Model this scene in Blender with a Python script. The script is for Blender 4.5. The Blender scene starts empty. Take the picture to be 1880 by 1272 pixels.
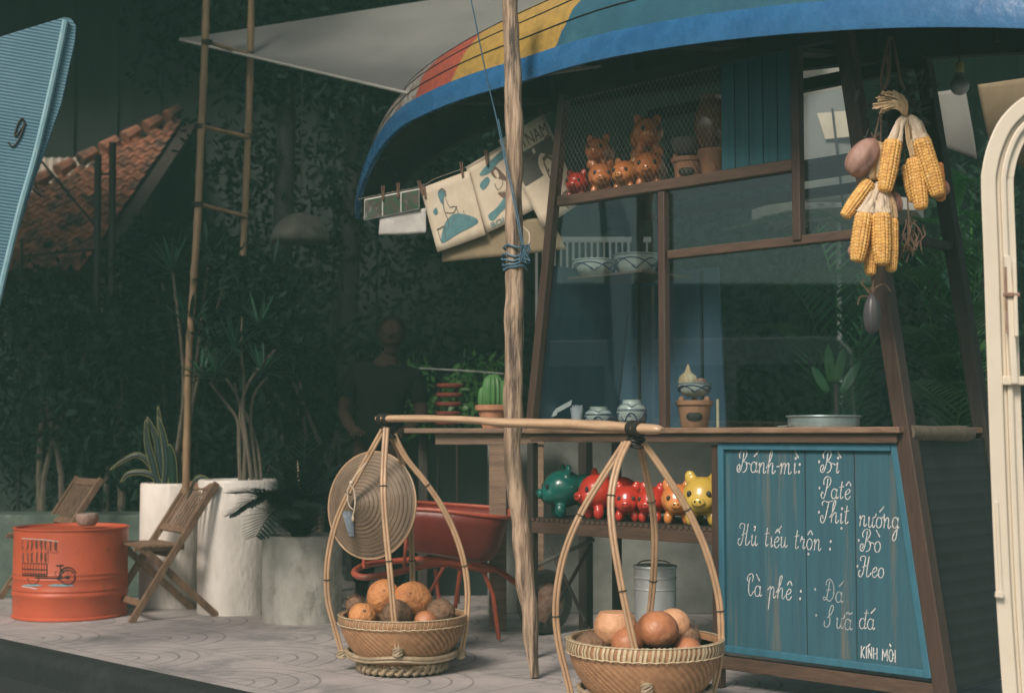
import bpy, math, random
from mathutils import Vector, Matrix, noise
R=math.radians; PI=math.pi
random.seed(7)
V=Vector
sc=bpy.context.scene
COL=sc.collection
# ------------------------------------------------------------------ camera, world, sun, exposure
H=0.95; F=2600.0; TH=math.atan(163/F)
cam_d=bpy.data.cameras.new('camera'); cam=bpy.data.objects.new('camera',cam_d); COL.objects.link(cam)
cam.location=(0,0,H); cam.rotation_euler=(PI/2+TH,0,0)
cam_d.sensor_width=36; cam_d.lens=36*F/1880; cam_d.clip_start=0.05; cam_d.clip_end=400
cam_d.dof.use_dof=True; cam_d.dof.focus_distance=5.3; cam_d.dof.aperture_fstop=2.8
sc.camera=cam
world=bpy.data.worlds.new('World'); sc.world=world; world.use_nodes=True
wn=world.node_tree; wn.nodes.clear()
wo=wn.nodes.new('ShaderNodeOutputWorld'); bg=wn.nodes.new('ShaderNodeBackground')
sky=wn.nodes.new('ShaderNodeTexSky'); sky.sky_type='NISHITA'; sky.sun_disc=False
SUN_EL=R(40); SUN_AZ=R(208)      # azimuth clockwise from +Y
sky.sun_elevation=SUN_EL; sky.sun_rotation=SUN_AZ; sky.air_density=1.0; sky.dust_density=4.0; sky.ozone_density=1.0
wn.links.new(sky.outputs[0],bg.inputs[0]); wn.links.new(bg.outputs[0],wo.inputs[0])
bg.inputs[1].default_value=0.09
sd=bpy.data.lights.new('sun','SUN'); so=bpy.data.objects.new('sun',sd); COL.objects.link(so)
sd.energy=3.5; sd.angle=R(18); sd.color=(1.0,0.90,0.80)
sdir=V((math.sin(SUN_AZ)*math.cos(SUN_EL),math.cos(SUN_AZ)*math.cos(SUN_EL),math.sin(SUN_EL)))
so.rotation_euler=sdir.to_track_quat('Z','Y').to_euler(); so.location=(0,-3,8)
sc.view_settings.view_transform='Standard'; sc.view_settings.look='None'
sc.view_settings.exposure=0.0; sc.view_settings.gamma=1.0
try:
    sc.cycles.use_denoising=True; sc.cycles.max_bounces=6; sc.cycles.transparent_max_bounces=12
    sc.cycles.volume_bounces=1; sc.cycles.sample_clamp_indirect=4.0
except Exception: pass
# ------------------------------------------------------------------ measuring helpers
def ray(px,py):
    u=(px-940)/F; v=(636-py)/F
    return V((u,math.cos(TH)-v*math.sin(TH),math.sin(TH)+v*math.cos(TH)))
def P(px,py,Y):
    r=ray(px,py); return V((0,0,H))+r*(Y/r.y)
def G(px,py,z=0.0):
    r=ray(px,py); return V((0,0,H))+r*((z-H)/r.z)
D=V((0.7155,-0.6986,0)); N=V((0.6986,0.7155,0)); A0=V((0.07,6.12,0))
UP=V((0,0,1))
def W(s,t,z): return A0+D*s+N*t+UP*z
def SP(px,py,t=0.0):
    r=ray(px,py); C=V((0,0,H)); k=(A0+N*t-C).dot(N)/r.dot(N)
    p=C+r*k; return (p-A0).dot(D),p.z
def WP(px,py,t=0.0):
    s,z=SP(px,py,t); return W(s,t,z)
# ------------------------------------------------------------------ materials
def lin(c):
    return tuple(((x/255)/12.92 if x/255<=0.04045 else ((x/255+0.055)/1.055)**2.4) for x in c)
def nd(nt,t,**k):
    n=nt.nodes.new(t)
    for a,b in k.items(): setattr(n,a,b)
    return n
def mat(name,c1,c2=None,c3=None,sc_=8,stretch=(1,1,1),rough=0.7,bump=0.0,bsc=None,metal=0.0,spec=0.5,detail=6,lo=0.35,hi=0.65,coat=0,rvar=0.12,trans=0,patch=0.5,psc=None):
    """mottled principled: c1/c2 mixed by noise, c3 as sparser patches"""
    m=bpy.data.materials.new(name); m.use_nodes=True; nt=m.node_tree; b=nt.nodes['Principled BSDF']
    b.inputs['Metallic'].default_value=metal; b.inputs['Specular IOR Level'].default_value=spec
    if coat: b.inputs['Coat Weight'].default_value=coat; b.inputs['Coat Roughness'].default_value=0.12
    tc=nd(nt,'ShaderNodeTexCoord'); mp=nd(nt,'ShaderNodeMapping'); mp.inputs['Scale'].default_value=stretch
    nt.links.new(tc.outputs['Object'],mp.inputs[0])
    n1=nd(nt,'ShaderNodeTexNoise'); n1.inputs['Scale'].default_value=sc_; n1.inputs['Detail'].default_value=detail; n1.inputs['Roughness'].default_value=0.6
    nt.links.new(mp.outputs[0],n1.inputs[0])
    cr=nd(nt,'ShaderNodeValToRGB'); cr.color_ramp.elements[0].position=lo; cr.color_ramp.elements[1].position=hi
    cr.color_ramp.elements[0].color=(*c1,1); cr.color_ramp.elements[1].color=(*(c2 or tuple(x*0.8 for x in c1)),1)
    nt.links.new(n1.outputs[0],cr.inputs[0]); col=cr.outputs[0]
    if c3:
        n2=nd(nt,'ShaderNodeTexNoise'); n2.inputs['Scale'].default_value=psc or sc_*0.35; n2.inputs['Detail'].default_value=8; n2.inputs['Roughness'].default_value=0.7
        nt.links.new(mp.outputs[0],n2.inputs[0])
        r2=nd(nt,'ShaderNodeValToRGB'); r2.color_ramp.elements[0].position=patch; r2.color_ramp.elements[1].position=patch+0.12
        nt.links.new(n2.outputs[0],r2.inputs[0])
        mx=nd(nt,'ShaderNodeMix',data_type='RGBA'); nt.links.new(r2.outputs[0],mx.inputs[0]); nt.links.new(col,mx.inputs[6]); mx.inputs[7].default_value=(*c3,1)
        col=mx.outputs[2]
    nt.links.new(col,b.inputs['Base Color'])
    mr=nd(nt,'ShaderNodeMapRange'); mr.inputs[3].default_value=max(0.03,rough-rvar); mr.inputs[4].default_value=min(1,rough+rvar)
    nt.links.new(n1.outputs[0],mr.inputs[0]); nt.links.new(mr.outputs[0],b.inputs['Roughness'])
    if bump:
        nb=nd(nt,'ShaderNodeTexNoise'); nb.inputs['Scale'].default_value=bsc or sc_*3; nb.inputs['Detail'].default_value=6
        nt.links.new(mp.outputs[0],nb.inputs[0])
        bp=nd(nt,'ShaderNodeBump'); bp.inputs['Strength'].default_value=bump; bp.inputs['Distance'].default_value=0.01
        nt.links.new(nb.outputs[0],bp.inputs['Height']); nt.links.new(bp.outputs[0],b.inputs['Normal'])
    return m
def leafmat(name,c1,c2,rough=0.45,spec=0.4,sc_=3):
    m=mat(name,c1,c2,sc_=sc_,rough=rough,spec=spec,lo=0.3,hi=0.7,detail=3)
    m.node_tree.nodes['Principled BSDF'].inputs['Subsurface Weight'].default_value=0.0
    return m
# ------------------------------------------------------------------ mesh builder
class MB:
    def __init__(s): s.v=[]; s.f=[]; s.sm=[]
    def add(s,vs,fs,smooth=False):
        o=len(s.v); s.v+= [V(x) for x in vs]; s.f+=[tuple(i+o for i in f) for f in fs]; s.sm+=[smooth]*len(fs); return s
    def box8(s,c):   # 8 corners: bottom 4 (ccw) top 4
        return s.add(c,[(0,3,2,1),(4,5,6,7),(0,1,5,4),(1,2,6,5),(2,3,7,6),(3,0,4,7)])
    def box(s,c,e,ax=None):
        X,Y,Z=ax or (V((1,0,0)),V((0,1,0)),V((0,0,1))); c=V(c); a,b,d=(x/2 for x in e)
        return s.box8([c-X*a-Y*b-Z*d,c+X*a-Y*b-Z*d,c+X*a+Y*b-Z*d,c-X*a+Y*b-Z*d,c-X*a-Y*b+Z*d,c+X*a-Y*b+Z*d,c+X*a+Y*b+Z*d,c-X*a+Y*b+Z*d])
    def beam(s,p,q,w,h,side=None):  # bar from p to q; side = direction of width w
        p=V(p);q=V(q);d=(q-p); L=d.length; d.normalize()
        sd_=V(side) if side is not None else (d.cross(UP) if abs(d.z)<0.95 else V((1,0,0)))
        sd_=(sd_-d*sd_.dot(d)).normalized(); n=d.cross(sd_)
        return s.box((p+q)/2,(L,w,h),(d,sd_,n))
    def prism(s,pts,off):   # planar polygon extruded by vector off
        n=len(pts); a=[V(p) for p in pts]; b=[p+V(off) for p in a]
        fs=[tuple(range(n)),tuple(range(2*n-1,n-1,-1))]+[(i,i+n,(i+1)%n+n,(i+1)%n) for i in range(n)]
        return s.add(a+b,fs)
    def tube(s,pts,rad,seg=8,cap=True,smooth=True,flat=None,closed=False,wob=0):
        pts=[V(p) for p in pts]; n=len(pts)
        if not hasattr(rad,'__len__'): rad=[rad]*n
        vs=[];prev=None
        for i in range(n):
            if closed: d=(pts[(i+1)%n]-pts[i-1])
            else: d=pts[min(i+1,n-1)]-pts[max(i-1,0)]
            d.normalize()
            if prev is None:
                a=d.cross(V((0,0,1)) if abs(d.z)<0.9 else V((0,1,0))).normalized()
                if flat is not None: a=(V(flat[0])-d*V(flat[0]).dot(d)).normalized()
            else:
                a=(prev-d*prev.dot(d)).normalized()
                if flat is not None: a=(V(flat[0])-d*V(flat[0]).dot(d)).normalized()
            prev=a; b=d.cross(a); k=flat[1] if flat is not None else 1.0
            for j in range(seg):
                t=2*PI*j/seg; r=rad[i]*(1+(wob*noise.noise(pts[i]*9+V((math.cos(t)*.7,math.sin(t)*.7,0))) if wob else 0))
                vs.append(pts[i]+a*math.cos(t)*r+b*math.sin(t)*r*k)
        fs=[]
        for i in range(n if closed else n-1):
            for j in range(seg):
                a_=i*seg+j;b_=i*seg+(j+1)%seg;i2=((i+1)%n)*seg
                fs.append((a_,b_,i2+(j+1)%seg,i2+j))
        s.add(vs,fs,smooth)
        if cap and not closed: s.add(vs[:seg],[tuple(range(seg))[::-1]]); s.add(vs[-seg:],[tuple(range(seg))])
        return s
    def lathe(s,prof,c=(0,0,0),seg=32,ax=None,smooth=True,fn=None,sx=1,sy=1):
        X,Y,Z=ax or (V((1,0,0)),V((0,1,0)),V((0,0,1))); c=V(c); vs=[];fs=[]
        for i,(r,z) in enumerate(prof):
            for j in range(seg):
                t=2*PI*j/seg; rr=r+(fn(t,i,r) if fn else 0)
                vs.append(c+X*math.cos(t)*rr*sx+Y*math.sin(t)*rr*sy+Z*z)
        for i in range(len(prof)-1):
            for j in range(seg): fs.append((i*seg+j,i*seg+(j+1)%seg,(i+1)*seg+(j+1)%seg,(i+1)*seg+j))
        s.add(vs,fs,smooth)
        if prof[0][0]>1e-4: s.add(vs[:seg],[tuple(range(seg))[::-1]])
        if prof[-1][0]>1e-4: s.add(vs[-seg:],[tuple(range(seg))])
        return s
    def blob(s,c,r,ax=None,nu=24,nv=16,fn=None):
        X,Y,Z=ax or (V((1,0,0)),V((0,1,0)),V((0,0,1)))
        if not hasattr(r,'__len__'): r=(r,r,r)
        vs=[];fs=[];c=V(c)
        for i in range(nv+1):
            a=-PI/2+PI*i/nv
            for j in range(nu):
                t=2*PI*j/nu; d=V((math.cos(a)*math.cos(t),math.cos(a)*math.sin(t),math.sin(a)))
                k=1+(fn(d) if fn else 0)
                vs.append(c+X*d.x*r[0]*k+Y*d.y*r[1]*k+Z*d.z*r[2]*k)
        for i in range(nv):
            for j in range(nu): fs.append((i*nu+j,i*nu+(j+1)%nu,(i+1)*nu+(j+1)%nu,(i+1)*nu+j))
        return s.add(vs,fs,True)
    def grid(s,fn,nu,nv,smooth=True,thick=None):
        vs=[fn(i/nu,j/nv) for j in range(nv+1) for i in range(nu+1)]
        fs=[(j*(nu+1)+i,j*(nu+1)+i+1,(j+1)*(nu+1)+i+1,(j+1)*(nu+1)+i) for j in range(nv) for i in range(nu)]
        return s.add(vs,fs,smooth)
    def leaf(s,p,d,n,L,w,droop=0.0,seg=3):   # tapered blade, folded along midrib
        p=V(p); d=V(d).normalized(); side=d.cross(V(n)); side=side.normalized() if side.length>1e-4 else V((1,0,0)); vs=[];fs=[]
        for i in range(seg+1):
            k=i/seg; c=p+d*L*k+V((0,0,-droop*L*k*k)); ww=w*(math.sin(PI*min(1,0.12+0.88*k))**0.7 if k<1 else 0.02)
            vs+=[c-side*ww,c+V(n)*ww*0.25*-1,c+side*ww]
        for i in range(seg):
            a=i*3; fs+=[(a,a+1,a+4,a+3),(a+1,a+2,a+5,a+4)]
        return s.add(vs,fs,True)
WL={}
def label(o,lab=None,cat=None,group=None,kind=None):
    if lab: o['label']=lab
    if cat: o['category']=cat
    if group: o['group']=group
    if kind: o['kind']=kind
    return o
def thing(name,lab,cat,loc=(0,0,0),group=None):
    o=bpy.data.objects.new(name,None); COL.objects.link(o); o.location=V(loc); o.empty_display_size=0.1
    WL[o.name]=V(loc); return label(o,lab,cat,group)
def obj(name,mb,m,parent=None,bev=0,auto=40,solid=0,remesh=0,sub=0,lab=None,cat=None,group=None,kind=None):
    if parent is not None: org=WL[parent.name]
    else:
        xs=[v.x for v in mb.v];ys=[v.y for v in mb.v];zs=[v.z for v in mb.v]
        org=V(((min(xs)+max(xs))/2,(min(ys)+max(ys))/2,min(zs)))
    me=bpy.data.meshes.new(name); me.from_pydata([v-org for v in mb.v],[],mb.f)
    me.polygons.foreach_set('use_smooth',mb.sm); me.validate(); me.update()
    if m: me.materials.append(m)
    o=bpy.data.objects.new(name,me); COL.objects.link(o); WL[o.name]=org
    if parent is not None: o.parent=parent
    else: o.location=org
    if any(mb.sm) and auto:
        try: me.set_sharp_from_angle(angle=R(auto))
        except Exception: pass
    if solid: md=o.modifiers.new('thickness','SOLIDIFY'); md.thickness=solid; md.offset=0
    if bev: md=o.modifiers.new('edge','BEVEL'); md.width=bev; md.segments=2; md.limit_method='ANGLE'; md.angle_limit=R(50)
    if remesh:
        md=o.modifiers.new('merge','REMESH'); md.mode='VOXEL'; md.voxel_size=remesh; md.use_smooth_shade=True
        md=o.modifiers.new('smooth','SMOOTH'); md.factor=0.6; md.iterations=8
    if sub: md=o.modifiers.new('sub','SUBSURF'); md.levels=sub; md.render_levels=sub
    return label(o,lab,cat,group,kind)
def copy_tree(o,loc=None,rz=None,scl=None,lab=None,parent=None,mats=None):
    c=o.copy(); COL.objects.link(c)
    if parent is not None: c.parent=parent
    if loc is not None: c.location=V(loc)
    if rz is not None: c.rotation_euler=(0,0,rz)
    if scl is not None: c.scale=(scl,scl,scl)
    if lab: c['label']=lab
    if mats and o.data is not None and o.data.materials[0].name in mats:
        c.data=o.data.copy(); c.data.materials[0]=mats[o.data.materials[0].name]
    for ch in list(o.children):
        copy_tree(ch,parent=c,mats=mats)
    return c
def cr_spline(pts,n=6,closed=False):
    pts=[V(p) for p in pts]; out=[]; m=len(pts)
    rng=range(m if closed else m-1)
    for i in rng:
        p0=pts[(i-1)%m] if (closed or i>0) else pts[0]; p1=pts[i]; p2=pts[(i+1)%m]; p3=pts[(i+2)%m] if (closed or i+2<m) else pts[-1]
        for k in range(n):
            t=k/n; out.append(0.5*((2*p1)+(p2-p0)*t+(2*p0-5*p1+4*p2-p3)*t*t+(3*p1-p0-3*p2+p3)*t*t*t))
    if not closed: out.append(pts[-1])
    return out
def pick(a,b,t): return a+(b-a)*t
# ------------------------------------------------------------------ material library
M={}
M['asphalt']=mat('asphalt',(.018,.020,.021),(.026,.028,.028),sc_=60,rough=.85,bump=.3)
M['kerb']=mat('kerb_stone',(.014,.016,.016),(.010,.012,.012),(.022,.024,.024),sc_=14,rough=.85,bump=.4)
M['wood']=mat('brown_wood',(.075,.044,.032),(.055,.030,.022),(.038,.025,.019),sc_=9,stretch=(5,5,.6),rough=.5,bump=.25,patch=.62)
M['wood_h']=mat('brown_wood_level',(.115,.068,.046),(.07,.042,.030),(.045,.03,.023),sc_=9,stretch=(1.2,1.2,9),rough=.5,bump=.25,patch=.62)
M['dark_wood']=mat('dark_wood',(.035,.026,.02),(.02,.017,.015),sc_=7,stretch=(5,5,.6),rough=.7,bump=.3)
M['counter']=mat('worn_counter_wood',(.30,.19,.12),(.17,.10,.065),(.09,.055,.04),sc_=7,stretch=(1.4,1.4,8),rough=.45,bump=.2,patch=.6)
M['table']=mat('table_wood',(.26,.17,.11),(.16,.10,.07),sc_=7,stretch=(.8,6,6),rough=.55,bump=.25)
M['chairwood']=mat('chair_wood',(.25,.145,.085),(.13,.075,.047),(.32,.22,.15),sc_=12,stretch=(3,3,1),rough=.6,bump=.3,patch=.6)
M['pole']=mat('weathered_pole_wood',(.50,.36,.25),(.24,.16,.11),(.075,.052,.04),sc_=7,stretch=(6,6,.55),rough=.8,bump=1.0,bsc=16,patch=.505,psc=4,lo=.42,hi=.60)
M['bamboo']=mat('old_bamboo',(.30,.19,.10),(.18,.11,.06),(.09,.06,.04),sc_=6,stretch=(4,4,.8),rough=.5,bump=.15,patch=.62)
M['cane']=mat('split_bamboo',(.52,.34,.20),(.36,.22,.13),(.60,.44,.28),sc_=5,stretch=(4,4,1),rough=.4,bump=.1,patch=.6,spec=.6)
M['yoke']=mat('polished_yoke_bamboo',(.62,.42,.26),(.45,.29,.18),(.32,.19,.12),sc_=6,stretch=(1,1,8),rough=.3,bump=.1,patch=.66,spec=.7)
M['weave']=mat('woven_bamboo',(.46,.25,.13),(.33,.17,.085),(.22,.11,.055),sc_=40,rough=.55,bump=.2,patch=.6)
M['weave_pale']=mat('pale_binding_cane',(.66,.55,.36),(.48,.36,.22),sc_=30,rough=.5)
M['ringcane']=mat('grey_cane',(.42,.33,.22),(.27,.20,.13),sc_=14,stretch=(2,2,2),rough=.55,bump=.2)
M['concrete']=mat('pale_concrete',(.82,.76,.69),(.66,.61,.55),(.42,.39,.34),sc_=9,stretch=(1,1,.4),rough=.85,bump=.55,bsc=50,patch=.60,psc=4)
M['concrete_mossy']=mat('mossy_concrete',(.50,.48,.43),(.37,.355,.31),(.23,.225,.185),sc_=11,stretch=(1,1,.6),rough=.9,bump=.6,bsc=45,patch=.53,psc=5)
M['moss_wall']=mat('moss_green_wall',(.12,.16,.13),(.07,.10,.08),(.22,.25,.22),sc_=8,rough=.9,bump=.4,patch=.6)
M['soil']=mat('soil',(.03,.024,.018),(.05,.04,.03),sc_=50,rough=.95,bump=.6)
M['orange']=mat('orange_enamel',(.54,.10,.042),(.44,.08,.036),(.20,.06,.04),sc_=5,rough=.5,bump=.18,patch=.61,psc=16,spec=.5,rvar=.1)
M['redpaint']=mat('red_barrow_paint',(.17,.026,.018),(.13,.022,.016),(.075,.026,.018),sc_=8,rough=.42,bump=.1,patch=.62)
M['redtube']=mat('orange_red_tube_paint',(.42,.08,.04),(.32,.06,.035),(.13,.08,.06),sc_=12,rough=.5,bump=.2,patch=.6)
M['boat_blue']=mat('blue_gunwale_paint',(.025,.11,.25),(.032,.14,.31),(.085,.19,.32),sc_=12,rough=.27,bump=.3,bsc=26,patch=.62,spec=.8)
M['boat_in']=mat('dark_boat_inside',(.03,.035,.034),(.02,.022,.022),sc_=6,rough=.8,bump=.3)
M['menu_blue']=mat('faded_blue_board',(.032,.115,.15),(.027,.085,.115),(.125,.125,.11),sc_=5,stretch=(7,7,.35),rough=.8,bump=.2,patch=.55,psc=2.2)
M['menu_frame']=mat('blue_frame_paint',(.038,.15,.21),(.030,.12,.17),(.12,.14,.14),sc_=9,stretch=(3,3,.7),rough=.6,bump=.15,patch=.62)
M['chalk']=mat('white_chalk',(.72,.70,.68),(.40,.42,.43),(.18,.24,.26),sc_=160,rough=.95,detail=3,patch=.56,psc=60)
M['chalk_faint']=mat('rubbed_chalk',(.42,.45,.46),(.25,.30,.32),(.15,.20,.22),sc_=160,rough=.95,detail=3,patch=.55,psc=60)
M['groove']=mat('dark_groove',(.012,.03,.036),(.02,.04,.05),sc_=20,rough=.9)
M['teal_door']=mat('teal_door_paint',(.02,.10,.125),(.018,.075,.095),(.07,.05,.035),sc_=5,stretch=(8,8,.3),rough=.6,bump=.15,patch=.62)
M['blue_reflection']=mat('grey_blue_reflection_board',(.065,.115,.165),(.05,.095,.14),sc_=5,stretch=(4,4,.4),rough=.55,bump=.1)  # blue of a glass reflection, put into the board colour
M['wire']=mat('net_wire',(.35,.34,.30),(.22,.2,.18),sc_=30,rough=.5,metal=.6)
M['steel']=mat('galvanised_steel',(.55,.57,.56),(.40,.42,.42),sc_=10,stretch=(1,1,.5),rough=.38,metal=.45,bump=.05)
M['clay']=mat('terracotta',(.50,.235,.135),(.40,.18,.10),(.30,.14,.085),sc_=14,rough=.75,bump=.2)
M['brown_glaze']=mat('brown_glazed_pot',(.20,.085,.04),(.11,.045,.022),sc_=9,rough=.18,coat=.6)
M['china']=mat('cream_china',(.62,.62,.55),(.50,.50,.44),sc_=12,rough=.22,coat=.5)
M['china_blue']=mat('grey_blue_stoneware',(.52,.53,.47),(.40,.42,.39),(.30,.35,.36),sc_=12,rough=.3,coat=.4)
M['cobalt']=mat('cobalt_brush_paint',(.03,.06,.15),(.02,.035,.09),sc_=30,rough=.3)
M['paper']=mat('aged_paper',(.60,.51,.39),(.50,.41,.30),(.66,.58,.46),sc_=6,rough=.8)
M['paper2']=mat('brown_paper',(.27,.21,.125),(.20,.155,.095),sc_=5,rough=.8)
M['paper_w']=mat('creased_white_paper',(.62,.60,.56),(.45,.43,.40),sc_=8,stretch=(1,1,1),rough=.6,bump=.3)
M['print_teal']=mat('teal_print',(.10,.22,.235),(.07,.16,.18),sc_=30,rough=.8)
M['print_dark']=mat('dark_print',(.07,.065,.055),(.10,.095,.08),sc_=40,rough=.8)
M['print_brown']=mat('brown_print',(.16,.10,.07),(.12,.08,.055),sc_=40,rough=.8)
M['print_pale']=mat('pale_print',(.60,.49,.38),(.54,.44,.33),sc_=30,rough=.8)
M['photo_green']=mat('market_photo_print',(.03,.09,.05),(.09,.05,.045),(.20,.22,.23),sc_=45,rough=.35,detail=2,patch=.56,psc=24)
M['peg']=mat('brown_peg',(.16,.07,.04),(.11,.05,.03),sc_=20,rough=.6)
M['string']=mat('grey_string',(.34,.31,.25),(.24,.22,.18),sc_=40,rough=.8)
M['twine']=mat('blue_twine',(.055,.13,.20),(.10,.19,.26),(.35,.42,.46),sc_=40,rough=.5,patch=.62)
M['corn']=mat('corn_kernels',(.76,.44,.12),(.56,.28,.075),(.82,.58,.26),sc_=75,rough=.5,spec=.4,patch=.55,psc=60,lo=.4,hi=.6)
M['cornore']=mat('orange_corn_kernels',(.62,.25,.06),(.52,.2,.05),sc_=45,rough=.4)
M['husk']=mat('dry_white_husk',(.66,.55,.42),(.50,.38,.26),(.70,.55,.47),sc_=14,stretch=(4,4,1),rough=.65,bump=.4)
M['husk_y']=mat('dry_tan_husk',(.58,.42,.24),(.42,.28,.15),(.66,.54,.36),sc_=14,stretch=(4,4,1),rough=.65,bump=.4)
M['onion']=mat('pink_brown_skin',(.38,.22,.17),(.24,.125,.10),(.14,.085,.07),sc_=16,stretch=(1,1,.5),rough=.6,bump=.5,patch=.55,psc=8)
M['gourdd']=mat('dark_dried_gourd',(.07,.065,.07),(.045,.042,.045),sc_=10,stretch=(3,3,.6),rough=.4,bump=.2)
M['root']=mat('dry_roots',(.16,.10,.065),(.10,.065,.045),sc_=14,rough=.8)
M['root_dark']=mat('dark_withered_leaves',(.055,.055,.05),(.035,.04,.036),sc_=14,rough=.8)
M['cream']=mat('cream_gloss_paint',(.72,.64,.52),(.66,.58,.46),(.56,.47,.35),sc_=5,rough=.42,bump=.08,patch=.64,psc=8)
M['rust']=mat('rusty_metal',(.22,.10,.06),(.34,.24,.19),sc_=30,rough=.7,bump=.3)
M['canvas']=mat('grey_canvas',(.33,.33,.31),(.28,.28,.265),sc_=4,rough=.85,bump=.15,bsc=200)
M['canvas_b']=mat('blue_rib_fabric',(.12,.27,.36),(.10,.23,.31),sc_=5,rough=.7)
M['offwhite']=mat('offwhite_fabric',(.50,.48,.43),(.42,.40,.36),sc_=6,rough=.8)
M['lattice']=mat('white_slat_paint',(.72,.72,.70),(.6,.6,.58),sc_=10,rough=.5)
M['backwall']=mat('dark_green_boards',(.020,.030,.027),(.014,.022,.020),sc_=3,stretch=(3,3,.4),rough=.85,bump=.2)
M['cement']=mat('grey_cement',(.24,.245,.22),(.18,.185,.165),sc_=8,rough=.85,bump=.2)
M['tile']=mat('roof_tile',(.36,.15,.085),(.16,.075,.05),(.055,.045,.038),sc_=9,rough=.85,bump=.4,patch=.49,psc=5)
M['tin']=mat('pale_corrugated_sheet',(.50,.44,.36),(.36,.31,.26),sc_=5,stretch=(1,1,.4),rough=.6)
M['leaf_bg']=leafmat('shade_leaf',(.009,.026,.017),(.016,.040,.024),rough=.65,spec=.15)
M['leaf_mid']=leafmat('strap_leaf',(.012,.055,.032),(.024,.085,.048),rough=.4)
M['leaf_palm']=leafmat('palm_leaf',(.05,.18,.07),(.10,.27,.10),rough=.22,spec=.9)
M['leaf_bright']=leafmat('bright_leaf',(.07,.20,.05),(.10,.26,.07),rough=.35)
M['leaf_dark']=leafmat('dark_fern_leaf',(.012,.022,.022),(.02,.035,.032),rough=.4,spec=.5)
M['leaf_edge']=leafmat('cream_leaf_margin',(.38,.36,.16),(.30,.30,.12),rough=.5)
M['stem']=mat('grey_brown_stem',(.16,.13,.095),(.10,.08,.06),sc_=20,stretch=(3,3,1),rough=.8,bump=.3)
M['cactus']=leafmat('cactus_skin',(.05,.15,.04),(.08,.2,.06),rough=.5)
M['black']=mat('black_paint',(.02,.018,.016),(.03,.025,.02),sc_=30,rough=.6)
M['bluepaint']=mat('pale_blue_paint',(.17,.33,.38),(.24,.38,.42),sc_=20,rough=.5)
M['whitepaint']=mat('white_paint',(.75,.73,.70),(.68,.66,.62),sc_=20,rough=.4)
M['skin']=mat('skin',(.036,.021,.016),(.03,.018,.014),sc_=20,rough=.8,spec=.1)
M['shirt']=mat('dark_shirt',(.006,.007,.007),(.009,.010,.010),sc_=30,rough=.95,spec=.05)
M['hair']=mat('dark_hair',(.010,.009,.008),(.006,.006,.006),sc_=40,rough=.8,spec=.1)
M['plastic']=mat('white_plastic',(.72,.70,.74),(.64,.62,.66),sc_=20,rough=.3)
M['redcloth']=mat('red_cloth',(.30,.06,.04),(.22,.045,.035),sc_=20,rough=.8)
M['coco_o']=mat('orange_husked_coconut',(.62,.27,.095),(.42,.155,.055),(.68,.38,.18),sc_=16,rough=.7,bump=.9,bsc=60,patch=.56)
M['coco_p']=mat('peeled_pale_coconut',(.68,.37,.20),(.50,.24,.125),(.74,.48,.29),sc_=14,rough=.6,bump=.7,bsc=45,patch=.58)
M['coco_r']=mat('smooth_russet_coconut',(.52,.21,.095),(.30,.105,.05),(.60,.32,.17),sc_=12,rough=.45,bump=.5,patch=.56,bsc=40)
M['coco_b']=mat('hairy_brown_coconut',(.24,.135,.075),(.13,.075,.045),(.32,.20,.12),sc_=18,rough=.85,bump=.8,bsc=60,patch=.6)
def glaze(name,c,c2): return mat(name,c,c2,sc_=9,rough=.24,spec=.5,coat=.35,rvar=.1,bump=.08)
M['pig_green']=glaze('green_glaze',(.012,.15,.115),(.01,.10,.085))
M['pig_red']=glaze('red_glaze',(.52,.045,.025),(.42,.03,.02))
M['pig_orange']=glaze('orange_glaze',(.58,.25,.06),(.62,.16,.05))
M['pig_yellow']=glaze('yellow_glaze',(.60,.42,.075),(.52,.34,.06))
M['pig_rust']=glaze('rust_orange_glaze',(.55,.19,.06),(.42,.13,.04))
def glassmat():
    m=bpy.data.materials.new('window_glass'); m.use_nodes=True; nt=m.node_tree; nt.nodes.clear()
    o=nd(nt,'ShaderNodeOutputMaterial'); t=nd(nt,'ShaderNodeBsdfTransparent'); g=nd(nt,'ShaderNodeBsdfGlossy'); mx=nd(nt,'ShaderNodeMixShader')
    t.inputs[0].default_value=(.90,.95,.96,1); g.inputs[0].default_value=(1,1,1,1); g.inputs[1].default_value=0.02
    fr=nd(nt,'ShaderNodeFresnel'); ge=nd(nt,'ShaderNodeNewGeometry'); mr=nd(nt,'ShaderNodeMapRange'); mr.inputs[3].default_value=1.62; mr.inputs[4].default_value=1/1.62
    nt.links.new(ge.outputs['Backfacing'],mr.inputs[0]); nt.links.new(mr.outputs[0],fr.inputs[0])   # same reflectance on both faces of a pane
    nt.links.new(fr.outputs[0],mx.inputs[0]); nt.links.new(t.outputs[0],mx.inputs[1]); nt.links.new(g.outputs[0],mx.inputs[2]); nt.links.new(mx.outputs[0],o.inputs[0])
    return m
M['glass']=glassmat()
nt_=M['canvas'].node_tree; tl=nd(nt_,'ShaderNodeBsdfTranslucent'); tl.inputs[0].default_value=(.95,.90,.82,1); mxs=nd(nt_,'ShaderNodeMixShader'); mxs.inputs[0].default_value=.5
nt_.links.new(nt_.nodes['Principled BSDF'].outputs[0],mxs.inputs[1]); nt_.links.new(tl.outputs[0],mxs.inputs[2]); nt_.links.new(mxs.outputs[0],nt_.nodes['Material Output'].inputs[0])
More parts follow.
